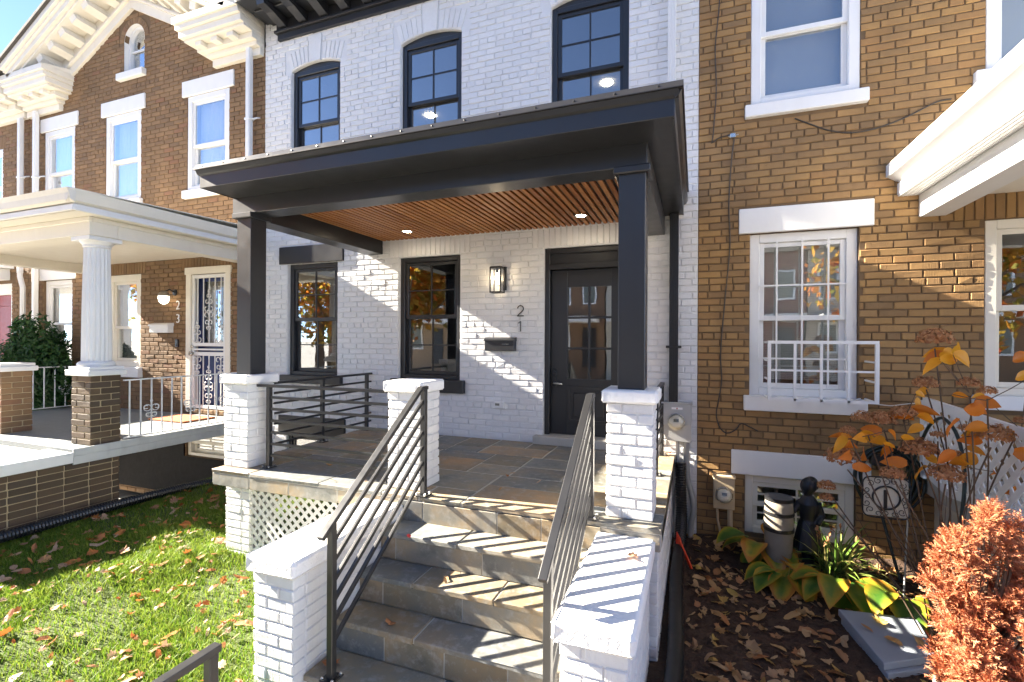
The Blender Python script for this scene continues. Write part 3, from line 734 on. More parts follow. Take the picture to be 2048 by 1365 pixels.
# raking cornice
ct=MT['cream']; th=math.atan(.503); gab=M()
def rake_bar(side,h0,h1,y0,y1,s0=-.02,s1=2.62):
    """bar along one slope; h measured square to the slope from the brick edge"""
    c,s=math.cos(th),math.sin(th); v=[]
    for (t,hh,yy) in [(s0,h0,y0),(s0,h1,y0),(s0,h1,y1),(s0,h0,y1),(s1,h0,y0),(s1,h1,y0),(s1,h1,y1),(s1,h0,y1)]:
        tt=t if t>0.5 else (t-hh*math.tan(th)*.0)
        x=side*(tt*c+hh*s); z=6.315-tt*s+hh*c
        if t<.5: x=0 if side>0 else 0; z=6.315+hh/c
        v.append((-8.28+x,yy,z))
    return M().add(v,[(0,1,2,3),(4,7,6,5),(0,4,5,1),(1,5,6,2),(2,6,7,3),(3,7,4,0)])
gm=M()
for sd in (-1,1):
    for h0,h1,ya in ((-.03,.10,-.05),(.10,.14,-.09),(.14,.30,-.06),(.30,.345,-.40),(.345,.43,-.45),(.43,.47,-.48),(.47,.55,-.52)):
        q=rake_bar(sd,h0,h1-.0005,ya,.003); gm.add(q.v,q.f)
gb=part('gable_cornice',gm,ct,h23,bevel=.005)
for sd in (-1,1):
    t=.16
    while t<2.1:
        q=rake_bar(sd,.165,.299,-.33,-.055,t+.6,t+.74); q2=M(); c,s=math.cos(th),math.sin(th)
        v=[]
        for tt in (t,t+.13):
            for hh,yy in ((.15,-.055),(.20,-.34),(.299,-.36),(.299,-.055)):
                v.append((-8.28+sd*(tt*c+hh*s),yy,6.315-tt*s+hh*c))
        part('bracket',M().add(v,[(0,1,2,3),(7,6,5,4),(0,4,5,1),(1,5,6,2),(2,6,7,3),(3,7,4,0)]),ct,gb); t+=.33
rm=M()
for sd in (-1,1):
    q=rake_bar(sd,.552,.60,-.56,5,-.02,3.0); rm.add(q.v,q.f)
part('roof',rm,MT['shingle'],h23)
# cornice returns
def ret(x0,x1,inner):
    m=M()
    for y,z0,z1,i in ((-.07,4.985,5.09,.30),(-.13,5.09,5.15,.26),(-.20,5.15,5.23,.16),(-.33,5.23,5.27,.08),(-.38,5.27,5.36,.04),(-.42,5.36,5.43,.02),(-.45,5.43,5.52,0)):
        a,b=(x0,x1-i) if inner=='r' else (x0+i,x1)
        m.box(a,b,y,.004,z0,z1-.0005)
    m.prism([(-.45,5.52),(.0,5.52),(.0,5.62)],'x',x0,x1)
    return part('cornice_return',m,ct,h23,bevel=.006)
for (a,b,i) in ((-11.04,-9.80,'r'),(-6.76,-5.555,'l')):
    r_=ret(a,b,i)
    for k in range(3): x=a+.25+k*.3; part('bracket',M().cbox(x,x+.12,-.30,-.15,5.165,5.23,.006),ct,r_)
# navy door behind white security door
a,b,c,d=D23; fm=M().cbox(a-.03,a+.07,-.02,.14,c,d+.03,.004).cbox(b-.07,b+.03,-.02,.14,c,d+.03,.004).cbox(a-.045,b+.045,-.03,.14,d-.06,d+.04,.004)
dr=part('door',fm,MT['cream'],h23)
part('leaf',M().box(a+.07,b-.07,.10,.14,c,1.0).box(a+.07,a+.17,.10,.14,1.0,d-.06).box(b-.17,b-.07,.10,.14,1.0,d-.06).box(a+.17,b-.17,.10,.14,d-.16,d-.06),MT['navy'],dr)
part('pane',M().box(a+.17,b-.17,.118,.122,1.0,d-.16),MT['glass'],dr)
x0,x1=a+.075,b-.075; sf=M().cbox(x0,x0+.05,.0,.03,c+.01,d-.07,.003).cbox(x1-.05,x1,.0,.03,c+.01,d-.07,.003)
for z0_,z1_ in ((c+.01,c+.06),(.86,.915),(.94,.965),(1.0,1.05),(d-.12,d-.07)): sf.cbox(x0+.048,x1-.048,.001,.029,z0_,z1_,.003)
part('security_frame',sf,wt,dr)
def scroll_pts(cx,cz,s,flip=1,turns=1.3,n=16,y=0):
    out=[]
    for i in range(n+1):
        t=i/n; a=-math.pi/2+flip*turns*2*math.pi*t; r=s*(1-.72*t); out.append((cx+flip*(s*.0)+r*math.cos(a),y,cz+r*math.sin(a)))
    return out
def finial(y,x,z,s,parent,mat,up=1,name='scroll'):
    m=M()
    for k,(dz,ss) in enumerate(((0,.042),(.085,.034),(.15,.022))):
        for fl in (-1,1):
            c0=(x+fl*ss*s,z+up*dz*s)
            pts=[(x+fl*(ss*s+ss*s*(1-.75*t)*math.cos(math.pi+2.6*math.pi*t*.62)),y,z+up*dz*s+up*ss*s*(1-.6*t)*math.sin(math.pi+2.6*math.pi*t*.62)) for t in [i/10 for i in range(11)]]
            m.tube(pts,.0055*s,5)
    m.lathe([(.0,0),(.012*s,.01*s),(.005*s,.03*s),(.014*s,.05*s),(.0,.08*s)],(x,y,z+up*.15*s),8)
    return part(name,m,mat,parent)
nb=5
for i in range(nb):
    x=x0+.05+(x1-x0-.1)*(i+.5)/nb
    part('bar',M().obox((x,.012,1.05),(x,.012,d-.12),.012,.012,(0,1,0)),wt,dr); part('bar',M().obox((x,.012,c+.06),(x,.012,.86),.012,.012,(0,1,0)),wt,dr)
    if i in (0,4): finial(.004,x,1.10,1.25,dr,wt); finial(.004,x,.80,1.25,dr,wt,-1)
    if i==2: finial(.004,x,1.55,1.25,dr,wt); finial(.004,x,1.45,1.25,dr,wt,-1); finial(.004,x,.45,1.25,dr,wt); finial(.004,x,.38,1.25,dr,wt,-1)
part('handle',M().lathe([(0,0),(.024,.005),(.024,.02),(0,.03)],(x0+.025,0,.99),14,'y').lathe([(0,0),(.03,.005),(.02,.03),(.03,.05),(0,.06)],(x0+.025,0,.89),14,'y'),MT['steel'],dr,smooth=True)
room(h23,GL+.03,FL-.03,-.02,5.05,2.7); 
m=M()
def q(*p): m.add(p,[(0,1,2,3)])
for x in (GL+.02,FL-.02): q((x,.012,-1.3),(x,9,-1.3),(x,9,5.1),(x,.012,5.1))
q((GL,9,-1.3),(FL,9,-1.3),(FL,9,5.1),(GL,9,5.1)); q((GL+.02,.012,5.08),(FL-.02,.012,5.08),(FL-.02,9,5.08),(GL+.02,9,5.08))
part('body',m,MT['shingle'],h23)
part('attic',M().add([(-9.0,.02,5.09),(-7.5,.02,5.09),(-7.5,.02,5.9),(-8.28,.02,6.28),(-9.0,.02,5.9),(-9.0,2,5.09),(-7.5,2,5.09),(-7.5,2,5.9),(-8.28,2,6.28),(-9.0,2,5.9)],[(5,6,7,8,9),(0,1,6,5),(1,2,7,6),(2,3,8,7),(3,4,9,8),(4,0,5,9)]),MT['shingle'],h23)
part('foundation_wall',M().box(-11,-7.07,-.03,-.012,-1.2,-.14).box(-6.18,-5.54,-.03,-.012,-1.2,-.14).box(-7.07,-6.18,-.03,-.012,-1.2,-.63),MT['tar'],h23)  # added dark panels over the brick, painting the deep shade below the porch floor

# ------------------------------------------------------------------ sliver of the next house at far left
h25=thing('row_house','brown brick row house with red door at the far left edge','house',(-12.5,0,-.8))
HU=(-12.75,-11.93,3.29,4.60); HD=(-12.35,-11.62,.1,2.1)
holes=[HU,HD]; wall=part('wall',wall_sheet(-16.6,GL,-1.3,5.75,holes),BM,h25)
bh=holes+[(-12.85,-11.83,4.60,4.82),(-12.85,-11.85,3.18,3.29),(-12.45,-11.5,2.1,2.31)]
lay_front(wall,course_bricks(-16.5,GL,-1.3+.006,5.72,bh,phase=2),BB,120)
soldier(wall,BB,-12.85,-11.83,4.60,4.815)
window(h25,*HU,wt,recess=.03,casing=.08,muntin=False,blind='curtain',meet=3.9)
part('sill',M().cbox(-12.85,-11.87,-.06,.09,3.18,3.292,.006),wt,h25)
part('door',M().cbox(HD[0]+.03,HD[1]-.03,.06,.11,.1,1.9,.005).cbox(HD[0]+.15,HD[1]-.15,.05,.07,.3,.8,.01).cbox(HD[0]+.15,HD[1]-.15,.05,.07,1.0,1.7,.01),MT['red'],h25)
part('door_frame',M().cbox(HD[0],HD[0]+.04,.0,.13,.1,2.1,.004).cbox(HD[1]-.04,HD[1],.0,.13,.1,2.1,.004).cbox(HD[0]+.03,HD[1]-.03,.001,.129,1.9,2.1,.004),wt,h25)
cm=M()
for y,z0,z1 in ((-.08,5.0,5.1),(-.20,5.1,5.2),(-.33,5.2,5.27),(-.40,5.27,5.40),(-.45,5.40,5.52)): cm.box(-16.6,GL-.02,y,.005,z0,z1-.0005)
cr_=part('cornice',cm,ct,h25,bevel=.006)
for k in range(4): part('bracket',M().cbox(-11.45-.34*k,-11.33-.34*k,-.33,-.19,5.125,5.2,.005),ct,cr_)
room(h25,-16.5,GL-.03,-.02,5.0,2.7); house_shell(h25,-16.6,GL,5.66)
# ------------------------------------------------------------------ the white house's porch
bk=MT['black']
pw=thing('porch','front porch of the white house with black roof, square posts and slatted wood ceiling','porch',(-2.0,-1.0,-.8))
SX0,SX1,SY=-3.86,-.17,-2.06
fl=part('floor',M().box(SX0+.012,SX1-.012,SY+.015,-.001,-.12,-.005),MT['joint'],pw)
# flagstones : irregular courses running along the wall
def stones(owner,x0,x1,y0,y1,z0,z1,rows,mat,seed,name='flagstone',gap=.010):
    r=random.Random(seed); base=woff(owner)
    for (ya,yb) in rows:
        x=x0
        while x<x1-.001:
            L=r.choice((.38,.46,.55,.62,.75)); e=x+L
            if x1-e<.22: e=x1
            h=r.uniform(-.0015,.0015)
            m=M().cbox(x+gap/2,e-gap/2,ya+gap/2,yb-gap/2,z0,z1+h,.004)
            m.v=[(a+r.uniform(-.002,.002),b+r.uniform(-.002,.002),c) for a,b,c in m.v]
            part(name,m,mat,owner); x=e
rows=[(SY,-1.78),(-1.78,-1.32),(-1.32,-.90),(-.90,-.66),(-.66,-.30),(-.30,-.002)]
# split some rows so joints do not all run through
r5=random.Random(5)
def ashlar(owner,x0,x1,rows,z0,z1,mat,seed,holes=()):
    r=random.Random(seed)
    i=0
    while i<len(rows):
        ya,yb=rows[i]; x=x0
        if i+1<len(rows):
            yc=rows[i+1][1]
            while x<x1-.001:
                L=r.uniform(.36,.8); e=x+L
                if x1-e<.3: e=x1
                k=r.random()
                cells=[(ya,yc)] if k<.22 else ([(ya,yb),(yb,yc)] if k<.7 else None)
                if cells is None:
                    ym=ya+(yc-ya)*r.uniform(.35,.65); cells=[(ya,ym),(ym,yc)]
                for (p,q_) in cells:
                    sub=[(x,e)]
                    if e-x>.62 and (q_-p)<.5 and r.random()<.6: xm=x+(e-x)*r.uniform(.4,.6); sub=[(x,xm),(xm,e)]
                    for s,t in sub:
                        g=r.uniform(.006,.010); m=M().cbox(s+g,t-g,p+g,q_-g,z0,z1+r.uniform(-.002,.001),.004)
                        m.v=[(a+r.uniform(-.003,.003),b+r.uniform(-.003,.003),c) for a,b,c in m.v]
                        part('flagstone',m,mat,owner)
                x=e
            i+=2
        else: i+=1
ashlar(fl,SX0,SX1,rows,-.03,0,MT['stone'],21)
# stone edge under the paving
eg=part('edge_course',M().box(SX0+.03,SX1-.03,SY+.04,-.02,-.14,-.121),MT['joint'],pw)
r_=random.Random(3); x=SX0+.012
while x<SX1-.02:
    e=min(SX1-.012,x+r_.choice((.33,.42,.48,.55)));  e=SX1-.012 if SX1-e<.15 else e
    part('edge_stone',M().cbox(x+.003,e-.003,SY+.012,SY+.09,-.137,-.033,.006),MT['edge_stone'],eg); x=e
for xa in (SX0+.012,SX1-.09):
    y=SY+.092
    while y<-.03:
        e=min(-.002,y+r_.choice((.4,.5,.55))); part('edge_stone',M().cbox(xa,xa+.078,y+.003,e-.003,-.137,-.033,.006),MT['edge_stone'],eg); y=e
PIERS=[(-3.84,-3.56),(-2.145,-1.865),(-.52,-.237)]; PY0,PY1=-1.95,-1.67
for k,(a,b) in enumerate(PIERS):
    p=part('pier',mortar_core(a,b,PY0,PY1,.0,.717),WMo,pw)
    brick_block(p,a,b,PY0,PY1,.0,.717,WB,WMo,faces='frbl')
    part('cap',M().cbox(a-.028,b+.028,PY0-.028,PY1+.028,.717,.797,.012),MT['cap_white'],p,bevel=.004)
p=part('pier',mortar_core(-3.815,-3.535,-1.95,-1.67,-1.1,-.138),WMo,pw); brick_block(p,-3.815,-3.535,-1.95,-1.67,-1.1,-.14,WB,WMo,faces='fr')
# right flank foundation below the floor
p=part('foundation',mortar_core(-.40,-.20,-2.02,-.01,-1.1,-.14),WMo,pw); brick_block(p,-.40,-.20,-2.02,-.01,-1.1,-.14,WB,WMo,faces='fr')
# lattice
def lattice(owner,to3d,poly,pitch,w,t,mat,name='strip'):
    """two layers of diagonal strips clipped to a convex polygon given in plane coordinates"""
    def clip(p,d):
        lo,hi=-1e9,1e9; n=len(poly)
        for i in range(n):
            a,b=Vector(poly[i]),Vector(poly[(i+1)%n]); nx,ny=-(b-a).y,(b-a).x
            den=d.x*nx+d.y*ny; num=(p.x-a.x)*nx+(p.y-a.y)*ny
            if abs(den)<1e-9:
                if num<0: return None
            elif den>0: lo=max(lo,-num/den)
            else: hi=min(hi,-num/den)
        return (lo,hi) if hi-lo>.02 else None
    c=sum((Vector(p) for p in poly),Vector((0,0)))/len(poly)
    for lay,(dx,dy) in enumerate(((1,1),(1,-1))):
        d=Vector((dx,dy)).normalized(); nrm=Vector((-d.y,d.x))
        for k in range(-60,61):
            p=c+nrm*(pitch*k); cl=clip(p,d)
            if not cl: continue
            a=p+d*(cl[0]); b=p+d*(cl[1]); o0=lay*t; o1=o0+t
            v=[]
            for oo in (o0,o1-.0006):
                for q_ in (a-nrm*w/2,b-nrm*w/2,b+nrm*w/2,a+nrm*w/2): v.append(to3d(q_.x,q_.y,oo))
            part(name,M().add(v,[(3,2,1,0),(4,5,6,7),(0,1,5,4),(1,2,6,5),(2,3,7,6),(3,0,4,7)]),mat,owner)
lt=part('lattice',M().box(-3.54,-2.24,-1.935,-1.915,-.175,-.137).box(-3.54,-2.24,-1.935,-1.915,-1.0,-.9),wt,pw)
lattice(lt,lambda a,b,o:(a,-1.922-o,b),[(-3.535,-1.0),(-2.2,-1.0),(-2.2,-.138),(-3.535,-.138)],.060,.027,.006,wt)
# posts and beams
for (a,b) in ((-3.76,-3.597),(-.46,-.293)):
    q=part('post',M().cbox(a,b,-1.894,-1.73,.797,2.19,.004),bk,pw)
    part('post_cap',M().cbox(a-.03,b+.03,-1.924,-1.70,2.155,2.20,.006),bk,q)
part('beam',M().cbox(-3.815,-.285,-1.894,-1.70,2.197,2.345,.004),bk,pw)
part('beam',M().cbox(-3.814,-3.60,-1.699,-.002,2.155,2.344,.004),bk,pw); part('beam',M().cbox(-.46,-.286,-1.699,-.002,2.155,2.344,.004),bk,pw)
rf=part('roof',M().box(-3.78,-.125,-2.19,-.002,2.352,2.46),bk,pw)
part('soffit',M().box(-3.785,-.118,-2.195,-.003,2.338,2.3515),bk,rf)
part('fascia',M().cbox(-3.79,-.112,-2.215,-2.19,2.333,2.465,.003),bk,rf); part('fascia',M().cbox(-.124,-.111,-2.189,-.003,2.333,2.464,.003),bk,rf); part('fascia',M().cbox(-3.791,-3.781,-2.189,-.003,2.333,2.464,.003),bk,rf)
part('crown_moulding',M().prism([(-2.216,2.43),(-2.235,2.44),(-2.25,2.468),(-2.216,2.468)],'x',-3.795,-.09),bk,rf)
part('crown_moulding',M().prism([(-.111,2.43),(-.09,2.44),(-.075,2.468),(-.111,2.468)],'y',-2.235,-.004),bk,rf)
dp=M().prism([(-2.262,2.469),(-2.262,2.474),(-2.232,2.518),(-.004,2.56),(-.004,2.554),(-2.20,2.512),(-2.2,2.469)],'x',-3.805,-.066)
de=part('drip_edge',dp,MT['flash'],rf)
x=-3.72
while x<-.1: part('screw',M().lathe([(0,0),(.008,0),(.007,.004),(0,.006)],(x,-2.251,2.492),8,'y'),MT['black_plastic'],de); x+=.235
# slatted ceiling
cl=part('ceiling',M().box(-3.598,-.462,-1.699,-.004,2.336,2.3375),bk,pw)
n=50; st=(3.598-.462)/n
sm=M().cbox(-st*.31,st*.31,-.846,.846,-.011,.011,.003).mesh('slat'); sm.materials.append(MT['wood'])
for i in range(n):
    o=bpy.data.objects.new('slat',sm); o.location=Vector((-3.598+st*(i+.5),-.852,2.3245))-woff(cl); COL.objects.link(o); o.parent=cl
for (x,y) in ((-2.994,-.40),(-1.033,-.42)):
    q=part('downlight',M().lathe([(.045,.0),(.062,.0),(.066,-.006),(.062,-.010),(.050,-.010),(.045,-.004)],(x,y,2.3125),24),MT['steel'],pw,smooth=True)
    part('lens',M().lathe([(.0,0),(.046,0),(.046,-.003),(0,-.003)],(x,y,2.309),20),MT['led'],q)

# ------------------------------------------------------------------ stone steps
sp=thing('front_steps','stone front steps between two white brick cheek walls','steps',(-1.25,-2.6,-1.05))
RS,TR=.175,.22; TX0,TX1=-1.965,-.53
for k in range(1,7):
    yn=-2.075-TR*k; z=-RS*k; yb=-2.06-TR*(k-1) if k>1 else -2.045
    if k==4: yn-=.012
    core=part('step',M().box(TX0,TX1,yn+.012,yb+.0,z-.031,z-.005).box(TX0,TX1,yn+.05,yb+.03,z-RS-.05,z-.032),MT['joint'],sp)
    r_=random.Random(40+k); cuts=[TX0]+sorted(r_.uniform(TX0+.3,TX1-.3) for _ in range(r_.choice((1,1,2))))+[TX1]
    for s,e in zip(cuts,cuts[1:]):
        if e-s<.12: continue
        m=M().cbox(s+.004,e-.004,yn,yb+.0,z-.032,z+r_.uniform(-.002,.002),.005); m.v=[(a+r_.uniform(-.002,.002),b+r_.uniform(-.003,.003),c) for a,b,c in m.v]
        part('tread_stone',m,MT['stone'],core)
for k in range(1,7):                                     # risers
    yr=-2.075-TR*(k-1)+.014; z1=-RS*(k-1)-.034; z0=-RS*k+.001
    core=sp
    r_=random.Random(70+k); cuts=[TX0]+[TX0+(TX1-TX0)*(i+r_.uniform(.2,.8))/3 for i in range(3)]+[TX1]
    rr=part('riser',M().box(TX0+.01,TX1-.01,yr+.004,yr+.03,z0,z1),MT['joint'],sp)
    for s,e in zip(cuts,cuts[1:]):
        if e-s>.05: part('riser_stone',M().cbox(s+.003,e-.003,yr,yr+.02,z0,z1,.003),MT['stone'],rr)
for (a,b) in ((-2.245,-1.965),(-.525,-.245)):
    w=part('cheek_wall',mortar_core(a,b,-3.035,-2.055,-1.25,-.152),WMo,sp); brick_block(w,a,b,-3.035,-2.055,-1.25,-.155,WB,WMo,faces='frl')
    cm=M(); nx,ny=6,14
    cm.cbox(a-.03,b+.03,-3.065,-2.052,-.152,-.06,.014)
    part('cap',cm,MT['stucco'],w,bevel=.005)

# ------------------------------------------------------------------ black metal railings
rl=MT['black_rail']
def base_plate(o,x,y,z):
    q=part('base_plate',M().cbox(x-.045,x+.045,y-.045,y+.045,z,z+.008,.002),MT['black_plastic'],o)
    for sx in (-1,1):
        for sy in (-1,1): part('bolt',M().lathe([(.009,0),(.009,.008),(.004,.014),(0,.014)],(x+sx*.033,y+sy*.033,z+.008),8),MT['steel'],q)
def flat_rail(p0,p1,posts,ztop,label,zb=.105,nb=6,b0=None):
    o=thing('metal_railing',label,'railing',((p0[0]+p1[0])/2,(p0[1]+p1[1])/2,0),'black metal railings of the white house')
    part('top_rail',M().obox((*p0,ztop-.012),(*p1,ztop-.012),.042,.024),rl,o,bevel=.003)
    for i in range(nb):
        z=zb+(ztop-.012-zb)*i/nb; part('bar',M().obox((*(b0 or p0),z),(*p1,z),.016,.022),rl,o,bevel=.002)
    for (x,y) in posts: part('post',M().cbox(x-.019,x+.019,y-.019,y+.019,.0,ztop-.024,.003),rl,o); base_plate(o,x,y,0)
    return o
flat_rail((-3.555,-1.845),(-2.15,-1.845),[(-3.43,-1.845),(-2.19,-1.845)],.715,'black horizontal bar railing between the front white brick piers',b0=(-3.43,-1.845))
flat_rail((-3.755,-1.665),(-3.755,-.015),[(-3.755,-.85),(-3.755,-.10)],.70,'black horizontal bar railing along the left side of the porch')
flat_rail((-.30,-1.665),(-.30,-.015),[(-.30,-.85),(-.30,-.10)],.70,'black horizontal bar railing behind the right white pier')
def stair_rail(x,yt,zt,yb_,zbot,basez,label,ybp):
    """sloping hand rail with six bars; yt/zt top bend, yb_/zbot lower tip"""
    o=thing('stair_handrail',label,'railing',(x,(yt+yb_)/2,-.5),'black stair hand rails')
    s=(zt-zbot)/(yt-yb_); yp=yt+.045
    m=M().obox((x,yt,zt),(x,yb_,zbot),.042,.026); m.obox((x,yp+.03,zt+.001),(x,yt-.006,zt+.001),.0415,.025); part('hand_rail',m,rl,o,bevel=.003)
    part('post',M().cbox(x-.019,x+.019,yp-.019,yp+.019,.0,zt-.01,.003),rl,o); base_plate(o,x,yp,0)
    zp=zt+s*(ybp-yt)
    part('post',M().cbox(x-.019,x+.019,ybp-.019,ybp+.019,basez,zp-.008,.003),rl,o); base_plate(o,x,ybp,basez)
    for i in range(1,7):
        dz=-.108*i-.005
        part('bar',M().obox((x,yp-.016,zt+s*(yp-.016-yt)+dz),(x,ybp+.016,zt+s*(ybp+.016-yt)+dz),.018,.024),rl,o,bevel=.002)
stair_rail(-1.80,-2.055,.762,-3.02,.072,-.70,'black stair hand rail beside the left cheek wall',-2.935)
stair_rail(-.605,-2.055,.762,-3.02,.072,-.70,'black stair hand rail beside the right cheek wall',-2.935)
# hand rail of the lower walk
o=thing('metal_railing','short black railing corner at the bottom edge above the lawn','railing',(-1.76,-4.2,-1.0))
part('top_rail',M().obox((-1.76,-3.62,-.115),(-1.76,-5.2,-.125),.042,.028),rl,o,bevel=.003)
part('post',M().cbox(-1.779,-1.741,-3.67,-3.632,-1.1,-.128,.003),rl,o); part('post',M().cbox(-1.779,-1.741,-5.2,-5.162,-1.1,-.13,.003),rl,o)
part('brace',M().obox((-1.76,-3.66,-.24),(-1.76,-5.1,-.95),.018,.03),rl,o); part('bar',M().obox((-1.76,-3.66,-.92),(-1.76,-5.1,-.92),.018,.024),rl,o)

# ------------------------------------------------------------------ left neighbour's porch
OX=-5.55
p23=thing('porch','cream white porch of the gabled house with fluted round column','porch',(-7.6,-1.0,-.8))
a,b=OX+SX0,OX+SX1
part('floor',M().cbox(a,b-.015,SY+.015,-.002,-.06,.0,.004),MT['floor23'],p23)
part('floor_edge',M().cbox(a-.02,b,SY-.02,-.003,-.145,-.062,.004).cbox(b-.014,b+.002,SY-.02,-.003,-.061,.012,.003),MT['slab_paint'],p23)
cf=part('foundation',mortar_core(-6.10,-5.735,-3.06,-1.66,-1.2,-.14),MT['tan_mortar'],p23)
brick_block(cf,-6.10,-5.735,-3.06,-1.66,-1.2,-.125,MT['dark_brick'],MT['tan_mortar'],faces='fr')
part('coping',M().cbox(-6.13,-5.705,-3.09,SY-.022,-.125,-.02,.006),wt,p23)
part('stair_stringer',M().prism([(-2.05,-.06),(-2.05,-.35),(-3.1,-1.0),(-3.3,-1.0),(-3.3,-.8)],'x',-7.35,-6.14),MT['concrete'],p23)
for (xa,xb,full) in ((-6.11,-5.79,True),(-7.72,-7.42,False),(-9.40,-9.12,False)):
    p=part('pier',mortar_core(xa,xb,-1.90,-1.62,0,.717),MT['tan_mortar'],p23); brick_block(p,xa,xb,-1.90,-1.62,.0,.717,BB if xa<-7 else MT['dark_brick'],MT['tan_mortar'],faces='frl')
    part('cap',M().cbox(xa-.04,xb+.04,-1.94,-1.58,.717,.775,.008).cbox(xa-.02,xb+.02,-1.92,-1.60,.775,.81,.006),wt,p)
def column(xc,yc):
    n=80; prof=[(.0,.81),(.158,.81),(.162,.83),(.158,.855),(.138,.87)]
    m=M().lathe([(.155,.81),(.162,.83),(.155,.85),(.138,.862)],(xc,yc,0),40)
    v=[];f=[]
    H=[.862,1.2,1.6,2.0,2.055]; Rr=[.128,.126,.120,.112,.111]
    for h,r in zip(H,Rr):
        for k in range(n):
            t=2*math.pi*k/n; rr=r-(.007 if k%4 in (1,2,3) else 0)-(.003 if k%4==2 else 0); v.append((xc+rr*math.cos(t),yc+rr*math.sin(t),h))
    for i in range(len(H)-1):
        for k in range(n): f.append((i*n+k,i*n+(k+1)%n,(i+1)*n+(k+1)%n,(i+1)*n+k))
    m.add(v,f); m.lathe([(.112,2.055),(.122,2.065),(.118,2.08),(.135,2.10),(.148,2.12)],(xc,yc,0),40)
    m.cbox(xc-.155,xc+.155,yc-.155,yc+.155,2.12,2.165,.004)
    q=part('column',m,wt,p23); return q
column(-5.95,-1.76); column(-9.26,-1.76)
part('beam',M().cbox(-9.45,-5.78,-1.92,-1.66,2.166,2.345,.004),ct,p23); part('beam',M().cbox(-5.98,-5.781,-1.659,-.002,2.166,2.344,.004),ct,p23); part('beam',M().cbox(-9.449,-9.25,-1.659,-.002,2.166,2.344,.004),ct,p23)
part('beam_moulding',M().cbox(-9.47,-5.765,-1.935,-1.90,2.30,2.35,.006).cbox(-5.80,-5.764,-1.9,-.003,2.30,2.349,.006),ct,p23)
part('ceiling',M().box(-9.25,-5.98,-1.66,-.003,2.30,2.345),ct,p23)
part('soffit',M().box(-9.52,-5.66,-2.10,-.003,2.35,2.365),ct,p23)
rf=part('roof',M().box(-9.53,-5.655,-2.12,-.003,2.366,2.535),ct,p23)
part('fascia',M().cbox(-9.55,-5.635,-2.14,-2.11,2.352,2.41,.004).cbox(-5.66,-5.634,-2.11,-.004,2.352,2.409,.004),wt,rf)
part('gutter',M().prism([(-2.141,2.42),(-2.18,2.44),(-2.19,2.50),(-2.21,2.545),(-2.13,2.545)],'x',-9.6,-5.59).prism([(-5.654,2.42),(-5.615,2.44),(-5.60,2.50),(-5.585,2.545),(-5.654,2.545)],'y',-2.19,-.004),ct,rf)
part('roof_deck',M().prism([(-2.205,2.547),(-.004,2.62),(-.004,2.61),(-2.205,2.54)],'x',-9.6,-5.585),ct,rf)
iw=MT['white_trim']
def iron_rail(p0,p1,z0,z1,n,scrolls,label,along='y'):
    o=thing('iron_railing',label,'railing',((p0[0]+p1[0])/2,(p0[1]+p1[1])/2,0),'white scrolled iron railings')
    part('top_rail',M().obox((*p0,z1),(*p1,z1),.03,.014),iw,o); part('bottom_rail',M().obox((*p0,z0),(*p1,z0),.022,.012),iw,o)
    for i in range(n):
        t=(i+.5)/n; x=p0[0]+(p1[0]-p0[0])*t; y=p0[1]+(p1[1]-p0[1])*t
        b_=part('baluster',M().obox((x,y,z0),(x,y,z1),.012,.012,(0,1,0)),iw,o)
        if i in scrolls:
            m=M()
            for up,dz in ((1,0),(-1,.0)):
                for fl_ in (-1,1):
                    for ss,zo in ((.05,.30),(.035,.22)):
                        pts=[]
                        for q_ in range(11):
                            t_=q_/10; ang=math.pi+1.7*math.pi*t_; rr=ss*(1-.65*t_)
                            d=fl_*(ss+rr*math.cos(ang)); pts.append((x+(d if along=='x' else 0),y+(d if along=='y' else 0),z0+zo+up*rr*math.sin(ang)*(1 if up>0 else .7)))
                        m.tube(pts,.005,5)
            m.lathe([(0,0),(.012,.02),(.004,.05),(.015,.09),(.0,.14)],(x,y,z0+.28),8)
            part('scroll',m,iw,b_)
    return o
iron_rail((-5.74,-1.62),(-5.74,-.03),.035,.655,14,(2,6,10,13),'white iron railing with scrolls beside the blue door')
iron_rail((-9.30,-1.62),(-9.30,-.03),.035,.66,12,(1,5,9),'white iron railing in front of the dark evergreen bush')
# ------------------------------------------------------------------ right neighbour's porch
p19=thing('porch','white porch roof of the right brown house at the upper right','porch',(3.5,-1.0,-.8))
part('roof',M().cbox(1.515,5.5,-2.3,-.003,2.506,2.611,.004),wt,p19)
part('fascia',M().cbox(1.595,5.45,-2.2,-.004,2.35,2.45,.004),wt,p19); part('bed_moulding',M().prism([(1.53,2.505),(1.62,2.45),(5.4,2.45),(5.4,2.505)],'y',-2.25,-.005),wt,p19)
sf=part('soffit',M().box(1.60,5.4,-2.19,-.005,2.338,2.3495),wt,p19)
for k in range(4): part('soffit_groove',M().box(1.63+.03*k,1.636+.03*k,-2.18,-.02,2.334,2.3385),wt,sf)
part('beam',M().cbox(1.745,1.93,-1.9,-.004,2.152,2.337,.004),wt,p19); part('beam',M().cbox(1.931,5.4,-1.9,-1.70,2.152,2.336,.004),wt,p19)
part('ceiling',M().box(1.93,5.4,-1.7,-.004,2.30,2.336),MT['cream'],p19)
part('post',M().cbox(1.76,1.92,-1.88,-1.72,-.1,2.15,.004),wt,p19)
part('floor',M().cbox(1.78,5.4,-2.06,-.004,-.14,.0,.006),MT['concrete'],p19)
part('foundation',M().box(1.86,5.35,-2.0,-.005,-1.1,-.141),MT['plate'],p19)
lt=thing('lattice_panel','white diagonal lattice panel behind the hydrangea at the right edge','lattice',(1.75,-1.0,-.1))
pl=[(-.10,.20),(-.10,.62),(-.14,.63),(-2.0,.57),(-2.0,.22),(-.76,.0)]
def L3(a,b,o): return (1.752-o,a,b)
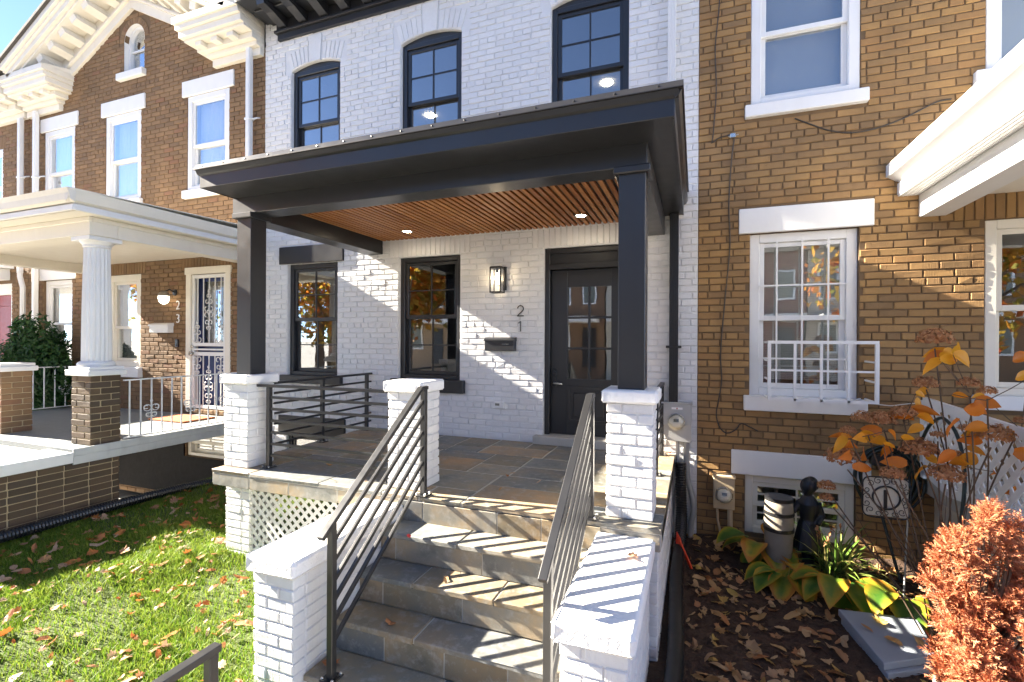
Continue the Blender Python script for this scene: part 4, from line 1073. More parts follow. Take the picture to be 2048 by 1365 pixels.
lattice(lt,L3,[(-2.0,.24),(-.55,.03),(-.13,.14),(-.13,.60),(-2.0,.54)],.085,.042,.008,wt)
part('frame',M().obox((1.745,-.115,.0),(1.745,-.115,.63),.022,.07,(0,1,0)).obox((1.745,-.13,.625),(1.745,-2.0,.565),.024,.07).obox((1.745,-.13,.07),(1.745,-.55,.0),.022,.06).obox((1.745,-.55,.0),(1.745,-2.0,.2),.022,.06),wt,lt)
# far left neighbour's porch roof
p25=thing('porch','white porch roof of the far left house with bracket','porch',(-13.6,-1.0,-.8))
part('roof',M().cbox(-15.0,-11.55,-2.2,-.003,2.36,2.5,.005).cbox(-14.9,-11.68,-1.9,-.004,2.16,2.358,.005),wt,p25)
part('post',M().cbox(-11.85,-11.69,-1.88,-1.72,-.8,2.159,.004),wt,p25)
part('post',M().cbox(-14.9,-14.74,-1.88,-1.72,-.8,2.159,.004),wt,p25); part('floor',M().cbox(-15,-11.6,-2.06,-.003,-.9,.0,.005),MT['concrete'],p25)
# ------------------------------------------------------------------ things fixed to the walls
def downspout(name,x,z0,z1,w,d,mat,label,y=-.075,ribs=True,straps=(),kick=None):
    m=M(); n=5; prof=[]
    # ribbed rectangular section
    pts=[(x-w/2,y+d/2),(x-w/2,y-d/2)]
    for k in range(n):
        xa=x-w/2+w*(k+.15)/n; xb=x-w/2+w*(k+.85)/n; pts+= [(xa,y-d/2),(xa+.002,y-d/2-.004),(xb-.002,y-d/2-.004),(xb,y-d/2)]
    pts+=[(x+w/2,y-d/2),(x+w/2,y+d/2)]
    m.prism(pts,'z',z0,z1)
    t=thing(name,label,'downspout',(x,y,z0))
    part('pipe',m,mat,t)
    for z in straps: part('strap',M().cbox(x-w/2-.03,x+w/2+.03,y-d/2-.008,y+d/2+.03,z-.012,z+.012,.003),mat,t)
    if kick: kick(t)
    return t
downspout('downspout',-.225,2.56,5.14,.075,.055,MT['white_trim'],'white downspout on the upper white brick wall',straps=(3.6,4.6))
downspout('downspout',-.195,.515,2.34,.082,.055,MT['black'],'black ribbed downspout beside the right porch post',straps=(1.05,))
def rdown(x,z0,z1,label,hook=None):
    t=thing('downspout',label,'downspout',(x,-.08,z0))
    part('pipe',M().cbox(x-.04,x+.04,-.12,-.05,z0,z1,.012),wt,t)
    for z in hook or (): part('bracket',M().tube([(x+.03,-.08,z),(x+.09,-.09,z-.01),(x+.115,-.06,z+.01),(x+.11,-.01,z+.03)],.012,6),wt,t); part('strap',M().cbox(x-.05,x+.05,-.125,-.045,z-.015,z+.015,.003),wt,t)
    return t
rdown(-5.735,2.62,5.25,'white downspout at the right end of the gabled house',(4.12,))
rdown(-10.73,.2,5.05,'white downspout left of the gabled house beside its first window',(3.9,))
t=rdown(-11.19,2.25,5.0,'white downspout on the far left brown house',(3.95,))
part('elbow',M().tube([(-11.19,-.085,2.26),(-11.19,-.085,2.2),(-11.10,-.085,2.0),(-11.10,-.085,.3)],.04,8),wt,t)

MT['clear']=glass_mat('clear_cover',(.97,.97,.96),1.35)
# house numbers
n21=thing('house_number','black house number 21 on the white brick wall beside the door','house number',(-1.79,0,1.2))
c2=[(-1.79+.034*math.cos(R(a)),-.022,1.452+.034*math.sin(R(a))) for a in range(175,-50,-18)]
part('digit',M().tube(c2+[(-1.826,-.022,1.374),(-1.825,-.022,1.373),(-1.752,-.022,1.373)],.0062,6),MT['black'],n21)
part('digit',M().tube([(-1.812,-.022,1.294),(-1.788,-.022,1.314),(-1.787,-.022,1.312),(-1.787,-.022,1.203)],.0062,6),MT['black'],n21)
n23=thing('house_number','white house number 23 on the brown brick wall beside the blue door','house number',(-7.22,0,1.3))
text_mesh('2',.19,(-7.22,-.022,1.545),MT['label_white'],n23,'digit',.005,-.002); text_mesh('3',.19,(-7.22,-.022,1.345),MT['label_white'],n23,'digit',.005,-.002)
# lantern by the door
t=thing('wall_lantern','black box lantern with clear glass on the white brick wall','lantern',(-2.03,-.07,1.62))
x0,x1,y0,y1,z0,z1=-2.095,-1.975,-.155,-.045,1.63,1.90; m=M()
for x in (x0,x1):
    for y in (y0,y1): m.box(x-.006,x+.006,y-.006,y+.006,z0,z1)
for z in (z0,z1-.004):
    m.box(x0-.006,x1+.006,y0-.006,y0+.006,z-.006,z+.008).box(x0-.006,x1+.006,y1-.006,y1+.006,z-.006,z+.008).box(x0-.006,x0+.006,y0+.006,y1-.006,z-.006,z+.008).box(x1-.006,x1+.006,y0+.006,y1-.006,z-.006,z+.008)
m.box(x0,x1,y0,y1,z1,z1+.012); part('frame',m,MT['black'],t)
part('back_plate',M().cbox(-2.02,-1.955,-.03,-.009,1.66,1.92,.004).box(-2.02,-1.96,-.046,-.03,1.88,1.912),MT['black'],t)
part('socket',M().cyl((-2.035,-.1,1.9),(-2.035,-.1,1.84),.016,12),MT['black'],t)
part('bulb',M().lathe([(.008,.075),(.012,.06),(.02,.03),(.016,.005),(0,0)],(-2.035,-.1,1.765),12),MT['bulb'],t,smooth=True)
part('glass',M().box(x0+.004,x1-.004,y0-.001,y0+.001,z0+.008,z1-.006).box(x0-.001,x0+.001,y0+.008,y1-.008,z0+.008,z1-.006).box(x1-.001,x1+.001,y0+.008,y1-.008,z0+.008,z1-.006),glass_mat('lantern_glass',(.97,.97,.96),1.4),t)
# mailboxes
t=thing('mailbox','black wall mailbox on the sunlit white brick','mailbox',(-2.015,-.06,.985))
part('box',M().cbox(-2.19,-1.84,-.085,-.008,.99,1.10,.004),MT['black'],t); part('lid',M().prism([(-.012,1.14),(-.06,1.135),(-.094,1.115),(-.094,1.098),(-.012,1.098)],'x',-2.195,-1.835),MT['black'],t)
part('slot_mark',M().box(-1.98,-1.90,-.0865,-.0845,1.062,1.066),MT['steel'],t)
t=thing('mailbox','white wall mailbox under the lantern of the gabled house','mailbox',(-7.55,-.06,1.2))
part('box',M().cbox(-7.74,-7.33,-.10,-.008,1.195,1.315,.006),wt,t); part('lid',M().prism([(-.012,1.345),(-.09,1.33),(-.112,1.315),(-.112,1.295),(-.012,1.295)],'x',-7.75,-7.32),wt,t)
# globe lantern on the gabled house
t=thing('wall_lantern','lit round globe lantern on the brown brick beside the blue door','lantern',(-7.35,-.14,1.6))
part('arm',M().lathe([(.0,0),(.05,.0),(.045,.015),(.0,.02)],(-7.30,-.008,1.80),14,'y').tube([(-7.30,-.02,1.80),(-7.31,-.09,1.84),(-7.33,-.14,1.80)],.010,6),MT['bronze'],t)
part('cap',M().lathe([(.0,.075),(.03,.07),(.072,.03),(.078,.0),(.07,-.005)],(-7.34,-.15,1.74),18),MT['barrel'],t,smooth=True)
part('globe',M().lathe([(.068,.0),(.072,-.03),(.06,-.08),(.04,-.105),(.012,-.12),(0,-.122)],(-7.34,-.15,1.735),18),MT['globe'],t,smooth=True)
single('doorbell',M().cbox(-7.27,-7.21,-.035,-.008,.98,1.10,.005).lathe([(0,0),(.014,0),(.012,.004),(0,.005)],(-7.24,-.035,1.01),12,'y'),MT['black_plastic'],'small black video doorbell beside the white security door','doorbell')
t=thing('outlet_box','small white sensor box low on the white brick wall','outlet',(-2.03,-.02,.35))
part('cover',M().cbox(-2.09,-1.97,-.055,-.008,.352,.425,.006).cbox(-2.105,-1.955,-.035,-.009,.342,.405,.004),wt,t); part('display',M().box(-2.072,-2.02,-.0562,-.0545,.382,.408),MT['lcd'],t)
# doormat
single('doormat',M().cbox(-6.95,-6.25,-.62,-.16,.001,.022,.006),MT['coir'],'rust brown doormat in front of the blue door','doormat')

# electric meters
def meter(cx,cz,y,r,parent):
    q=part('meter',M().lathe([(r*1.05,0),(r*1.08,.012),(r*1.02,.022),(r*.98,.024),(r*.95,.05),(r*.8,.066),(.0,.068)],(cx,y,cz),28,'y'),MT['dial'],parent,smooth=True)
    part('dial_glass',M().lathe([(r*.99,.02),(r*.97,.055),(r*.85,.075),(.0,.079)],(cx,y,cz),28,'y'),MT['clear'],q,smooth=True)
    part('ring',M().lathe([(r*1.03,.015),(r*1.10,.015),(r*1.10,.028),(r*1.03,.03),(r*1.0,.026)],(cx,y,cz),28,'y'),MT['steel'],q,smooth=True)
    part('display',M().box(cx-r*.32,cx+r*.32,y-.0715,y-.069,cz+r*.12,cz+r*.5),MT['lcd'],q); part('faceplate',M().box(cx-r*.42,cx+r*.42,y-.0705,y-.068,cz-r*.5,cz-r*.05),MT['plate'],q)
t=thing('electric_meter','grey electric meter box on the white wall beside the brown house','meter',(-.165,-.06,.14))
part('box',M().prism([(-.295,.235),(-.245,.15),(-.03,.14),(-.03,.515),(-.295,.505)],'y',-.115,-.009),MT['grey_metal'],t,bevel=.005); part('cover',M().cbox(-.285,-.04,-.121,-.113,.30,.507,.003),MT['grey_metal'],t)
part('hood',M().cbox(-.305,-.02,-.13,-.009,.505,.52,.004),MT['grey_metal'],t); meter(-.165,.335,-.118,.072,t)
q=part('sticker',M().box(-.21,-.11,-.1225,-.1205,.452,.472),MT['label_white'],t); part('sticker_mark',M().box(-.165,-.155,-.1232,-.1224,.455,.469),MT['red_ink'],q)
part('pipe_stub',M().cyl((-.195,-.07,.60),(-.195,-.07,.50),.03,12),MT['black'],t)
t=thing('electric_meter','beige electric meter box low on the right brown brick wall','meter',(.255,-.06,-.45))
part('box',M().cbox(.165,.348,-.105,-.009,-.455,-.15,.006),MT['beige_metal'],t); part('hood',M().cbox(.158,.355,-.115,-.009,-.165,-.142,.004),MT['beige_metal'],t); meter(.256,-.315,-.106,.068,t)
part('conduit',M().tube([(.20,-.06,-.455),(.205,-.06,-.58),(.235,-.06,-.72),(.24,-.06,-.9)],.012,8),MT['beige_metal'],t); part('conduit',M().tube([(.31,-.06,-.455),(.31,-.065,-.50),(.315,-.07,-.9)],.024,10),MT['beige_metal'],t)
# conduits and drains by the right flank
def ribbed(pts,r,amp,step,n=12):
    # resample polyline, alternate radius
    P=[Vector(p) for p in pts]; out=[];rad=[]; k=0
    # catmull-rom
    dense=[]
    for i in range(len(P)-1):
        p0,p1,p2,p3=P[max(i-1,0)],P[i],P[i+1],P[min(i+2,len(P)-1)]
        for s in range(20):
            t=s/20; dense.append(.5*((2*p1)+(-p0+p2)*t+(2*p0-5*p1+4*p2-p3)*t*t+(-p0+3*p1-3*p2+p3)*t**3))
    dense.append(P[-1]); acc=0; out=[dense[0]]
    for a,b in zip(dense,dense[1:]):
        L=(b-a).length
        while acc+L>=step:
            f=(step-acc)/L; a=a+(b-a)*f; out.append(a); L=(b-a).length; acc=0
        acc+=L
    rad=[r+(amp if i%2 else 0) for i in range(len(out))]
    return M().tube(out,rad,n)
single('flexible_conduit',ribbed([(-.075,-.07,.15),(-.072,-.07,-.05),(-.06,-.075,-.22),(-.025,-.08,-.36),(-.005,-.085,-.5),(-.03,-.085,-.65),(-.035,-.085,-.9)],.026,.003,.007),MT['conduit'],'grey ribbed conduit running down from the grey meter','conduit',smooth=True)
single('conduit',ribbed([(-.155,-.07,.16),(-.155,-.07,-.2),(-.175,-.09,-.45),(-.165,-.1,-.95)],.017,0,.03),MT['grey_metal'],'thin straight grey conduit beside the porch edge','conduit',smooth=True)
single('drain_pipe',ribbed([(-.125,-.12,-.05),(-.12,-.16,-.3),(-.11,-.26,-.5),(-.115,-.40,-.62),(-.12,-.5,-.70)],.045,.007,.012,14),MT['black_plastic'],'black corrugated drain hose hanging below the grey meter','drain')
single('drain_pipe',ribbed([(-.12,-.48,-.68),(-.125,-.62,-.73),(-.13,-1.0,-.745),(-.115,-1.5,-.75),(-.10,-2.1,-.75),(-.13,-2.8,-.76),(-.14,-3.8,-.8)],.048,.001,.03,16),MT['black_plastic'],'smooth black drain pipe lying along the right cheek wall','drain',smooth=True)
single('drain_pipe',ribbed([(-5.62,-3.9,-.63),(-5.60,-2.6,-.62),(-5.6,-1.6,-.62),(-5.58,-.8,-.66),(-5.3,-.3,-.70)],.045,.006,.013,12),MT['black_plastic'],'black corrugated drain pipe along the foot of the left brick wall','drain')
t=thing('utility_marker','orange red utility marker stake in the mulch beside the black pipe','marker',(-.03,-.6,-.8))
part('stake',M().obox((-.12,-.55,-.63),(-.02,-.64,-.82),.012,.022),MT['orange'],t); part('flag',M().add([(-.145,-.54,-.565),(-.115,-.55,-.62),(-.10,-.56,-.70),(-.125,-.55,-.71),(-.15,-.54,-.66),(-.143,-.53,-.56),(-.108,-.54,-.615),(-.095,-.55,-.70)],[(0,1,2,3,4),(0,5,6,1),(1,6,7,2)]),MT['orange'],t)
# cables on the right brick wall
def cable(name,pts,r,mat,label):
    P=[(x,-.02,z) for x,z in pts]; return single(name,ribbed(P,r,0,.03,6),mat,label,'cable')
cable('cable',[(.215,5.0),(.20,4.35),(.165,3.9),(.175,3.5),(.15,3.08),(.14,2.99),(.19,3.03),(.30,3.05)],.006,MT['cable'],'thin dark cable running down the brown wall near the white house')
cable('cable',[(.335,3.02),(.31,2.8),(.29,2.4),(.30,2.0),(.26,1.5),(.225,1.0),(.235,.75),(.21,.55),(.19,.42),(.215,.3),(.28,.24),(.36,.28),(.40,.34),(.46,.32),(.56,.27)],.006,MT['cable'],'long dark cable snaking down the brown wall left of the barred window')
cable('cable',[(.83,3.12),(.95,3.05),(1.1,2.97),(1.27,2.925),(1.45,2.94),(1.65,3.0),(1.85,3.09),(1.96,3.10)],.006,MT['cable'],'sagging dark cable below the right upper window')
t=single('cable_splitter',M().cbox(.295,.345,-.035,-.01,3.015,3.06,.005).cyl((.28,-.025,3.035),(.37,-.025,3.04),.006,8),MT['steel'],'small silver cable splitter on the brown brick wall','splitter')
single('wire',ribbed([(1.39,-.29,.60),(1.5,-.2,.585),(1.6,-.12,.59),(1.74,-.12,.615)],.004,0,.03,5),MT['white_cable'],'thin white wire from the window guard to the lattice','wire')
# window guard
t=thing('window_guard','white metal window guard projecting from the right barred window','window guard',(.97,-.15,.6))
gx0,gx1,gy,gz0,gz1=.60,1.375,-.30,.612,1.10
part('rail',M().obox((gx0-.012,gy,gz1),(gx1+.012,gy,gz1),.022,.026),wt,t); part('rail',M().obox((gx0,gy,gz0),(gx1,gy,gz0),.02,.02),wt,t); part('rail',M().obox((gx0+.013,gy,.86),(gx1-.013,gy,.86),.014,.016),wt,t)
for i in range(5):
    x=gx0+(gx1-gx0)*i/4; w_=.026 if i in (0,4) else .02; part('upright',M().obox((x,gy,gz0-.01),(x,gy,gz1-.012),w_,w_,(0,1,0)),wt,t)
for x in (gx0,gx1):
    for i in range(4): z=gz0+(gz1-gz0)*i/3; part('side_bar',M().obox((x,gy+.012,z),(x,-.005,z-.0),.014,.014),wt,t)
for i in range(4): x=gx0+(gx1-gx0)*(i+.5)/4; part('floor_bar',M().obox((x-.1,gy+.01,gz0),(x+.06,-.01,gz0+.002),.012,.008),wt,t)

# ------------------------------------------------------------------ garden things in the right bed
# statue : one continuous figure
def blob(pts): 
    m=M()
    for c,r,s in pts:
        n=10; prof=[]
        for i in range(9):
            a=-math.pi/2+math.pi*i/8; prof.append((max(.0005,r*math.cos(a)),r*s*math.sin(a)))
        m.lathe(prof,c,n)
    return m
sx,sy,sz=.875,-.42,-.78; H=.79
m=blob([((sx,sy,sz+.70),.062,1.15),((sx-.01,sy-.012,sz+.655),.035,1),((sx+.025,sy+.03,sz+.71),.058,1.1)])
m.lathe([(.0,.0),(.10,.0),(.105,.03),(.06,.045),(.045,.08),(.05,.16),(.095,.17),(.105,.22),(.085,.34),(.06,.43),(.072,.50),(.078,.56),(.05,.61),(.026,.63),(.028,.67),(.0,.68)],(sx,sy,sz),16)
m.tube([(sx-.06,sy,sz+.57),(sx-.11,sy-.03,sz+.49),(sx-.17,sy-.07,sz+.50)],[.028,.024,.018],8); m.tube([(sx+.065,sy,sz+.57),(sx+.10,sy+.0,sz+.46),(sx+.055,sy-.07,sz+.41)],[.028,.024,.018],8)
m.tube([(sx-.17,sy-.07,sz+.50),(sx-.20,sy-.085,sz+.505)],[.018,.014],8)
for k in range(8):
    a=2*math.pi*k/8; m.tube([(sx+.062*math.cos(a),sy+.062*math.sin(a),sz+.41),(sx+.10*math.cos(a),sy+.10*math.sin(a),sz+.18)],[.012,.022],6)
st=single('garden_statue',m,MT['bronze'],'dark bronze statue of a standing girl in front of the basement window','statue',smooth=True)
rm_=st.modifiers.new('remesh','REMESH'); rm_.mode='VOXEL'; rm_.voxel_size=.009; rm_.use_smooth_shade=True
# barrel planter
bx,by,b0=.655,-.46,-.80
t=thing('barrel_planter','pale cast stone barrel planter with two black hoops beside the statue','planter',(bx,by,b0))
part('barrel',M().lathe([(.0,0),(.085,0),(.098,.15),(.108,.32),(.110,.42),(.106,.55),(.100,.61),(.090,.61),(.092,.56),(.0,.555)],(bx,by,b0),28),MT['barrel'],t,smooth=True)
for z,r in ((.36,.112),(.49,.110),(.605,.103)): part('hoop',M().lathe([(r-.004,z-.014),(r+.003,z-.014),(r+.003,z+.014),(r-.004,z+.014)],(bx,by,b0),28),MT['black_plastic'],t)
# hose
t=thing('garden_hose','coiled dark green garden hose hanging under the brown wall sill','hose',(1.52,-.12,-.3))
for k in range(6):
    cx,cz,rx,rz=1.50+.012*(k%3),-.02-.006*k,.175+.013*k,.215+.014*k; y=-.06-.018*(k%3)
    part('coil',M().tube([(cx+rx*math.cos(2*math.pi*i/32),y+.006*math.sin(i+k),cz+rz*math.sin(2*math.pi*i/32)) for i in range(33)],.011,7),MT['hose'],t,smooth=True)
part('hanger',M().cbox(1.40,1.62,-.10,-.01,.06,.16,.01),MT['black_plastic'],t)
part('tail',ribbed([(1.60,-.10,-.2),(1.62,-.25,.1),(1.66,-.4,.42),(1.68,-.5,.52),(1.69,-.62,.55),(1.70,-.78,.45),(1.69,-.9,.2),(1.64,-.95,-.2),(1.62,-.9,-.6),(1.60,-.8,-.78)],.012,0,.03,7),MT['hose'],t,smooth=True)
part('tail',ribbed([(1.42,-.12,-.15),(1.45,-.25,-.4),(1.50,-.35,-.7),(1.52,-.4,-.79)],.012,0,.03,7),MT['hose'],t,smooth=True)
# monogram sign
t=thing('garden_sign','white square garden sign with scrolled frame and letter J','sign',(1.38,-.62,-.78))
cx,cz,y=1.34,-.06,-.62; hw=.15
part('plate',M().cbox(cx-hw*.93,cx+hw*.93,y,y+.006,cz-hw*.95,cz+hw*.95,.003),MT['plate'],t)
fm=M()
fm.tube([(cx+hw*(math.copysign(abs(math.cos(a))**.35,math.cos(a))),y-.006,cz+hw*1.02*math.copysign(abs(math.sin(a))**.35,math.sin(a))) for a in [2*math.pi*i/40 for i in range(41)]],.005,6)
fr_=part('frame',fm,MT['bronze'],t)
part('ring',M().tube([(cx+.085*math.cos(2*math.pi*i/32),y-.008,cz+.085*math.sin(2*math.pi*i/32)) for i in range(33)],.007,6),MT['bronze'],t,smooth=True)
sc_=M()
for k in range(16):
    a=2*math.pi*k/16; c0=(cx+.118*math.cos(a)*(1+.18*abs(math.sin(2*a))),cz+.118*math.sin(a)*(1+.18*abs(math.sin(2*a)))); fl_=1 if k%2 else -1
    sc_.tube([(c0[0]+.026*(1-.7*u/12)*math.cos(a+fl_*u*.55),y-.006,c0[1]+.026*(1-.7*u/12)*math.sin(a+fl_*u*.55)) for u in range(13)],.0028,5)
part('scrollwork',sc_,MT['bronze'],fr_)
text_mesh('J',.17,(cx-.004,y-.006,cz-.06),MT['bronze'],t,'letter',.004,.002)
part('stake',M().cyl((cx+.14,y+.012,cz-.10),(cx+.12,y+.03,-.86),.006,8),MT['grey_metal'],t)
# stepping slabs
def slab(z0,z1,dx,dy,label):
    pts=[(.915,-1.14),(1.005,-1.70),(1.33,-1.50),(1.37,-1.08)]
    single('paving_slab',M().prism([(x+dx,y+dy) for x,y in pts],'z',z0,z1),MT['paver'],label,'paving slab',bevel=.006)
slab(-.80,-.755,.012,-.02,'lower blue grey paving slab of the stack on the mulch'); slab(-.7535,-.71,0,0,'upper blue grey paving slab with leaves on it')
# ------------------------------------------------------------------ leaves and plants
def setattr_pt(o,name,vals):
    o.data.attributes.new(name,'FLOAT','POINT').data.foreach_set('value',list(vals))
def leaf_geo(kind,seed,size=.09):
    r=random.Random(seed); v=[(0,0,0)]; f=[]
    if kind=='maple':
        ang=[-90,-62,-48,-30,-12,8,28,48,68,90]; rad=[.42,.58,.50,.80,.58,.92,.68,.80,.66,1.0]
        pts=[(rad[i],ang[i]) for i in range(10)]; pts=pts+[(rr,180-a) for rr,a in pts[-2:0:-1]]
    else:
        pts=[(.5+.5*abs(math.sin(R(a)))**1.6 if True else 1,a) for a in range(-90,270,30)]
        pts=[(.5+.5*abs(math.sin(R(a)))**5+.0 if abs(math.sin(R(a)))>.6 else .42+.1*abs(math.sin(R(a))),a) for rr,a in pts]
    cx=r.uniform(-1.6,1.9); cy=r.uniform(-1.0,1.3); k=r.uniform(.3,1.1)
    for rr,a in pts:
        rr*=r.uniform(.88,1.1); x,y=rr*math.cos(R(a)),rr*math.sin(R(a))
        z=k*(cx*x*x*.6+cy*y*y*.4)+r.uniform(-.06,.06); v.append((x*size,y*size,z*size))
    n=len(pts); f=[(0,1+i,1+(i+1)%n) for i in range(n)]
    # stalk
    v+=[(-.02*size,-.34*size,0),(.02*size,-.34*size,0),(.05*size*cx,-1.0*size,.15*size)]; f.append((n+1,n+2,n+3))
    return v,f
LM={}
def leaf_mesh(kind,k,mat):
    key=(kind,k,mat.name)
    if key not in LM:
        v,f=leaf_geo(kind,k*31+len(kind)); me=bpy.data.meshes.new('fallen_leaf'); me.from_pydata(v,[],f); me.materials.append(mat); LM[key]=me
    return LM[key]
def fallen(x,y,z,mat,label,group,s=None,kind=None,flat=.35):
    kind=kind or random.choice(('maple','maple','oval')); s=s or random.uniform(.4,.85)
    o=bpy.data.objects.new('fallen_leaf',leaf_mesh(kind,random.randrange(9),mat)); o.location=(x,y,z); o.scale=(s,s,s)
    o.rotation_euler=(random.gauss(0,flat),random.gauss(0,flat),random.uniform(0,6.28)); COL.objects.link(o); return tag(o,label,'leaf',group)
def leaf_carpet(name,pts,mat,parent=None):
    m=M();A=[]
    for (x,y,z,s) in pts:
        v,f=leaf_geo(random.choice(('maple','oval')),random.randrange(999)); rot=Matrix.Rotation(random.uniform(0,6.28),3,'Z')@Matrix.Rotation(random.gauss(0,.35),3,'X')@Matrix.Rotation(random.gauss(0,.35),3,'Y')
        b=len(m.v)
        for q in v: w=rot@Vector(q)*s; m.v.append((w.x+x,w.y+y,w.z+z))
        m.f+=[tuple(i+b for i in ff) for ff in f]; A+=[random.random()]*len(v)
    o=part(name,m,mat,parent,stuff=True); setattr_pt(o,'bv',A)
    tag(o,'scattered small dry leaves lying between the larger ones','leaf litter'); return o
def lawn_ok(x,y): return not (x>-2.28 and y>-3.1) and not (x>-3.9 and y>-2.0) and x>-5.68
# lawn leaves
n=0
while n<170:
    x=random.uniform(-5.55,-2.2); y=random.uniform(-4.0,-.3)
    if not lawn_ok(x,y): continue
    if y>-1.5 and random.random()<.4: continue
    fallen(x,y,gz(x,y)+.035,MT['leaf_orange'],'dry orange brown leaf fallen on the lawn grass','fallen leaves on the lawn'); n+=1
n=0
while n<135:
    x=random.uniform(-.02,1.5); y=random.uniform(-2.4,-.15)
    if .88<x<1.38 and -1.72<y<-1.06: continue
    fallen(x,y,bz(x,y)+random.uniform(.012,.03),MT['leaf_bed'],'dry brown leaf fallen on the dark mulch bed','fallen leaves on the mulch bed',s=random.uniform(.4,.8),kind=random.choice(('maple','oval','oval')),flat=.42); n+=1
spec=[(-1.40,-2.41,-.35,'pale dry leaf on the third stone tread','leaf_bed',.42),(-1.72,-2.32,-.35+.175,'small red leaf at the side of the second stone tread','red_leaf',.34),(-1.62,-2.66,-.525,'orange leaf beside the left stair rail foot','leaf_orange',.42),(-1.87,-2.86,-.70,'curled orange leaf behind the base of the left stair rail','leaf_orange',.7),
      (-1.36,-2.93,-.70,'orange brown leaf on the lowest visible tread','leaf_orange',.5),(-1.53,-2.95,-.70,'small orange leaf left of centre on the lowest visible tread','leaf_orange',.34),(-1.40,-1.28,0,'small dry leaf on the porch floor beside another','leaf_bed',.3),(-1.41,-1.36,0,'tiny tan leaf in front of a dry leaf on the porch floor','leaf_orange',.26),(-1.12,-1.45,0,'dry leaf on the porch floor by the right rail','leaf_orange',.34),(-1.33,-1.70,0,'flat tan leaf near the porch floor edge','leaf_bed',.3),(-.30,-2.36,-.06,'golden leaf on the striped white right cap','leaf_orange',.52),(-2.62,-1.98,0,'tan leaf at the porch edge under the railing','leaf_orange',.3),(-2.35,-1.93,0,'small orange leaf at the porch edge beside the middle pier','leaf_orange',.22),(-3.0,-1.6,0,'brown leaf on the porch floor behind the front railing','leaf_bed',.42),
      (1.12,-1.25,-.705,'large brown leaf at the back of the paving slab','leaf_bed',.6),(1.13,-1.47,-.705,'curled brown leaf in the middle of the paving slab','leaf_bed',.6),(1.27,-1.42,-.705,'brown leaf near the right side of the paving slab','leaf_bed',.5),(1.02,-1.36,-.705,'dark leaf near the left side of the paving slab','leaf_bed',.4),(-6.55,-1.5,0,'brown leaf on the grey porch floor of the gabled house','leaf_bed',.5),(-6.35,-1.75,0,'small leaf near the white coping of the gabled house porch','leaf_bed',.3),(-.24,-.06,.0,'orange leaf on the porch edge below the meter','leaf_orange',.4)]
for x,y,z,lab,mt,s in spec: fallen(x,y,z+.016,MT[mt],lab,None,s=s,flat=.25)
pts=[]
while len(pts)<520:
    x=random.uniform(-5.6,-2.2); y=random.uniform(-4.2,-.2)
    if lawn_ok(x,y): pts.append((x,y,gz(x,y)+.035,random.uniform(.2,.45)))
leaf_carpet('leaf_litter',pts,MT['leaf_orange'])
pts=[(x,y,bz(x,y)+.010,random.uniform(.25,.55)) for x,y in ((random.uniform(-.05,2.2),random.uniform(-2.8,-.08)) for _ in range(850)) if not(.9<x<1.37 and -1.7<y<-1.08)]
leaf_carpet('leaf_litter',pts,MT['leaf_bed'])
# mulch chips
m=M();A=[]
for _ in range(2600):
    x=random.uniform(-.05,1.9); y=random.uniform(-2.6,-.05); z=bz(x,y); a=random.uniform(0,6.28); L=random.uniform(.008,.03); w=random.uniform(.003,.008)
    c,s=math.cos(a),math.sin(a); t=random.uniform(-.4,.4); b=len(m.v)
    m.v+=[(x-c*L-s*w,y-s*L+c*w,z+.004-L*t),(x-c*L+s*w,y-s*L-c*w,z+.006-L*t),(x+c*L+s*w,y+s*L-c*w,z+.007+L*t),(x+c*L-s*w,y+s*L+c*w,z+.005+L*t)]; m.f.append((b,b+1,b+2,b+3)); A+=[random.random()]*4
o=part('mulch',m,randcol_mat('mulch_chip',[(.05,.026,.014),(.085,.045,.024),(.03,.018,.012)],rough=.9,bstr=0),None,stuff=True); setattr_pt(o,'bv',A); tag(o,'dark brown shredded mulch covering the planting bed','mulch')

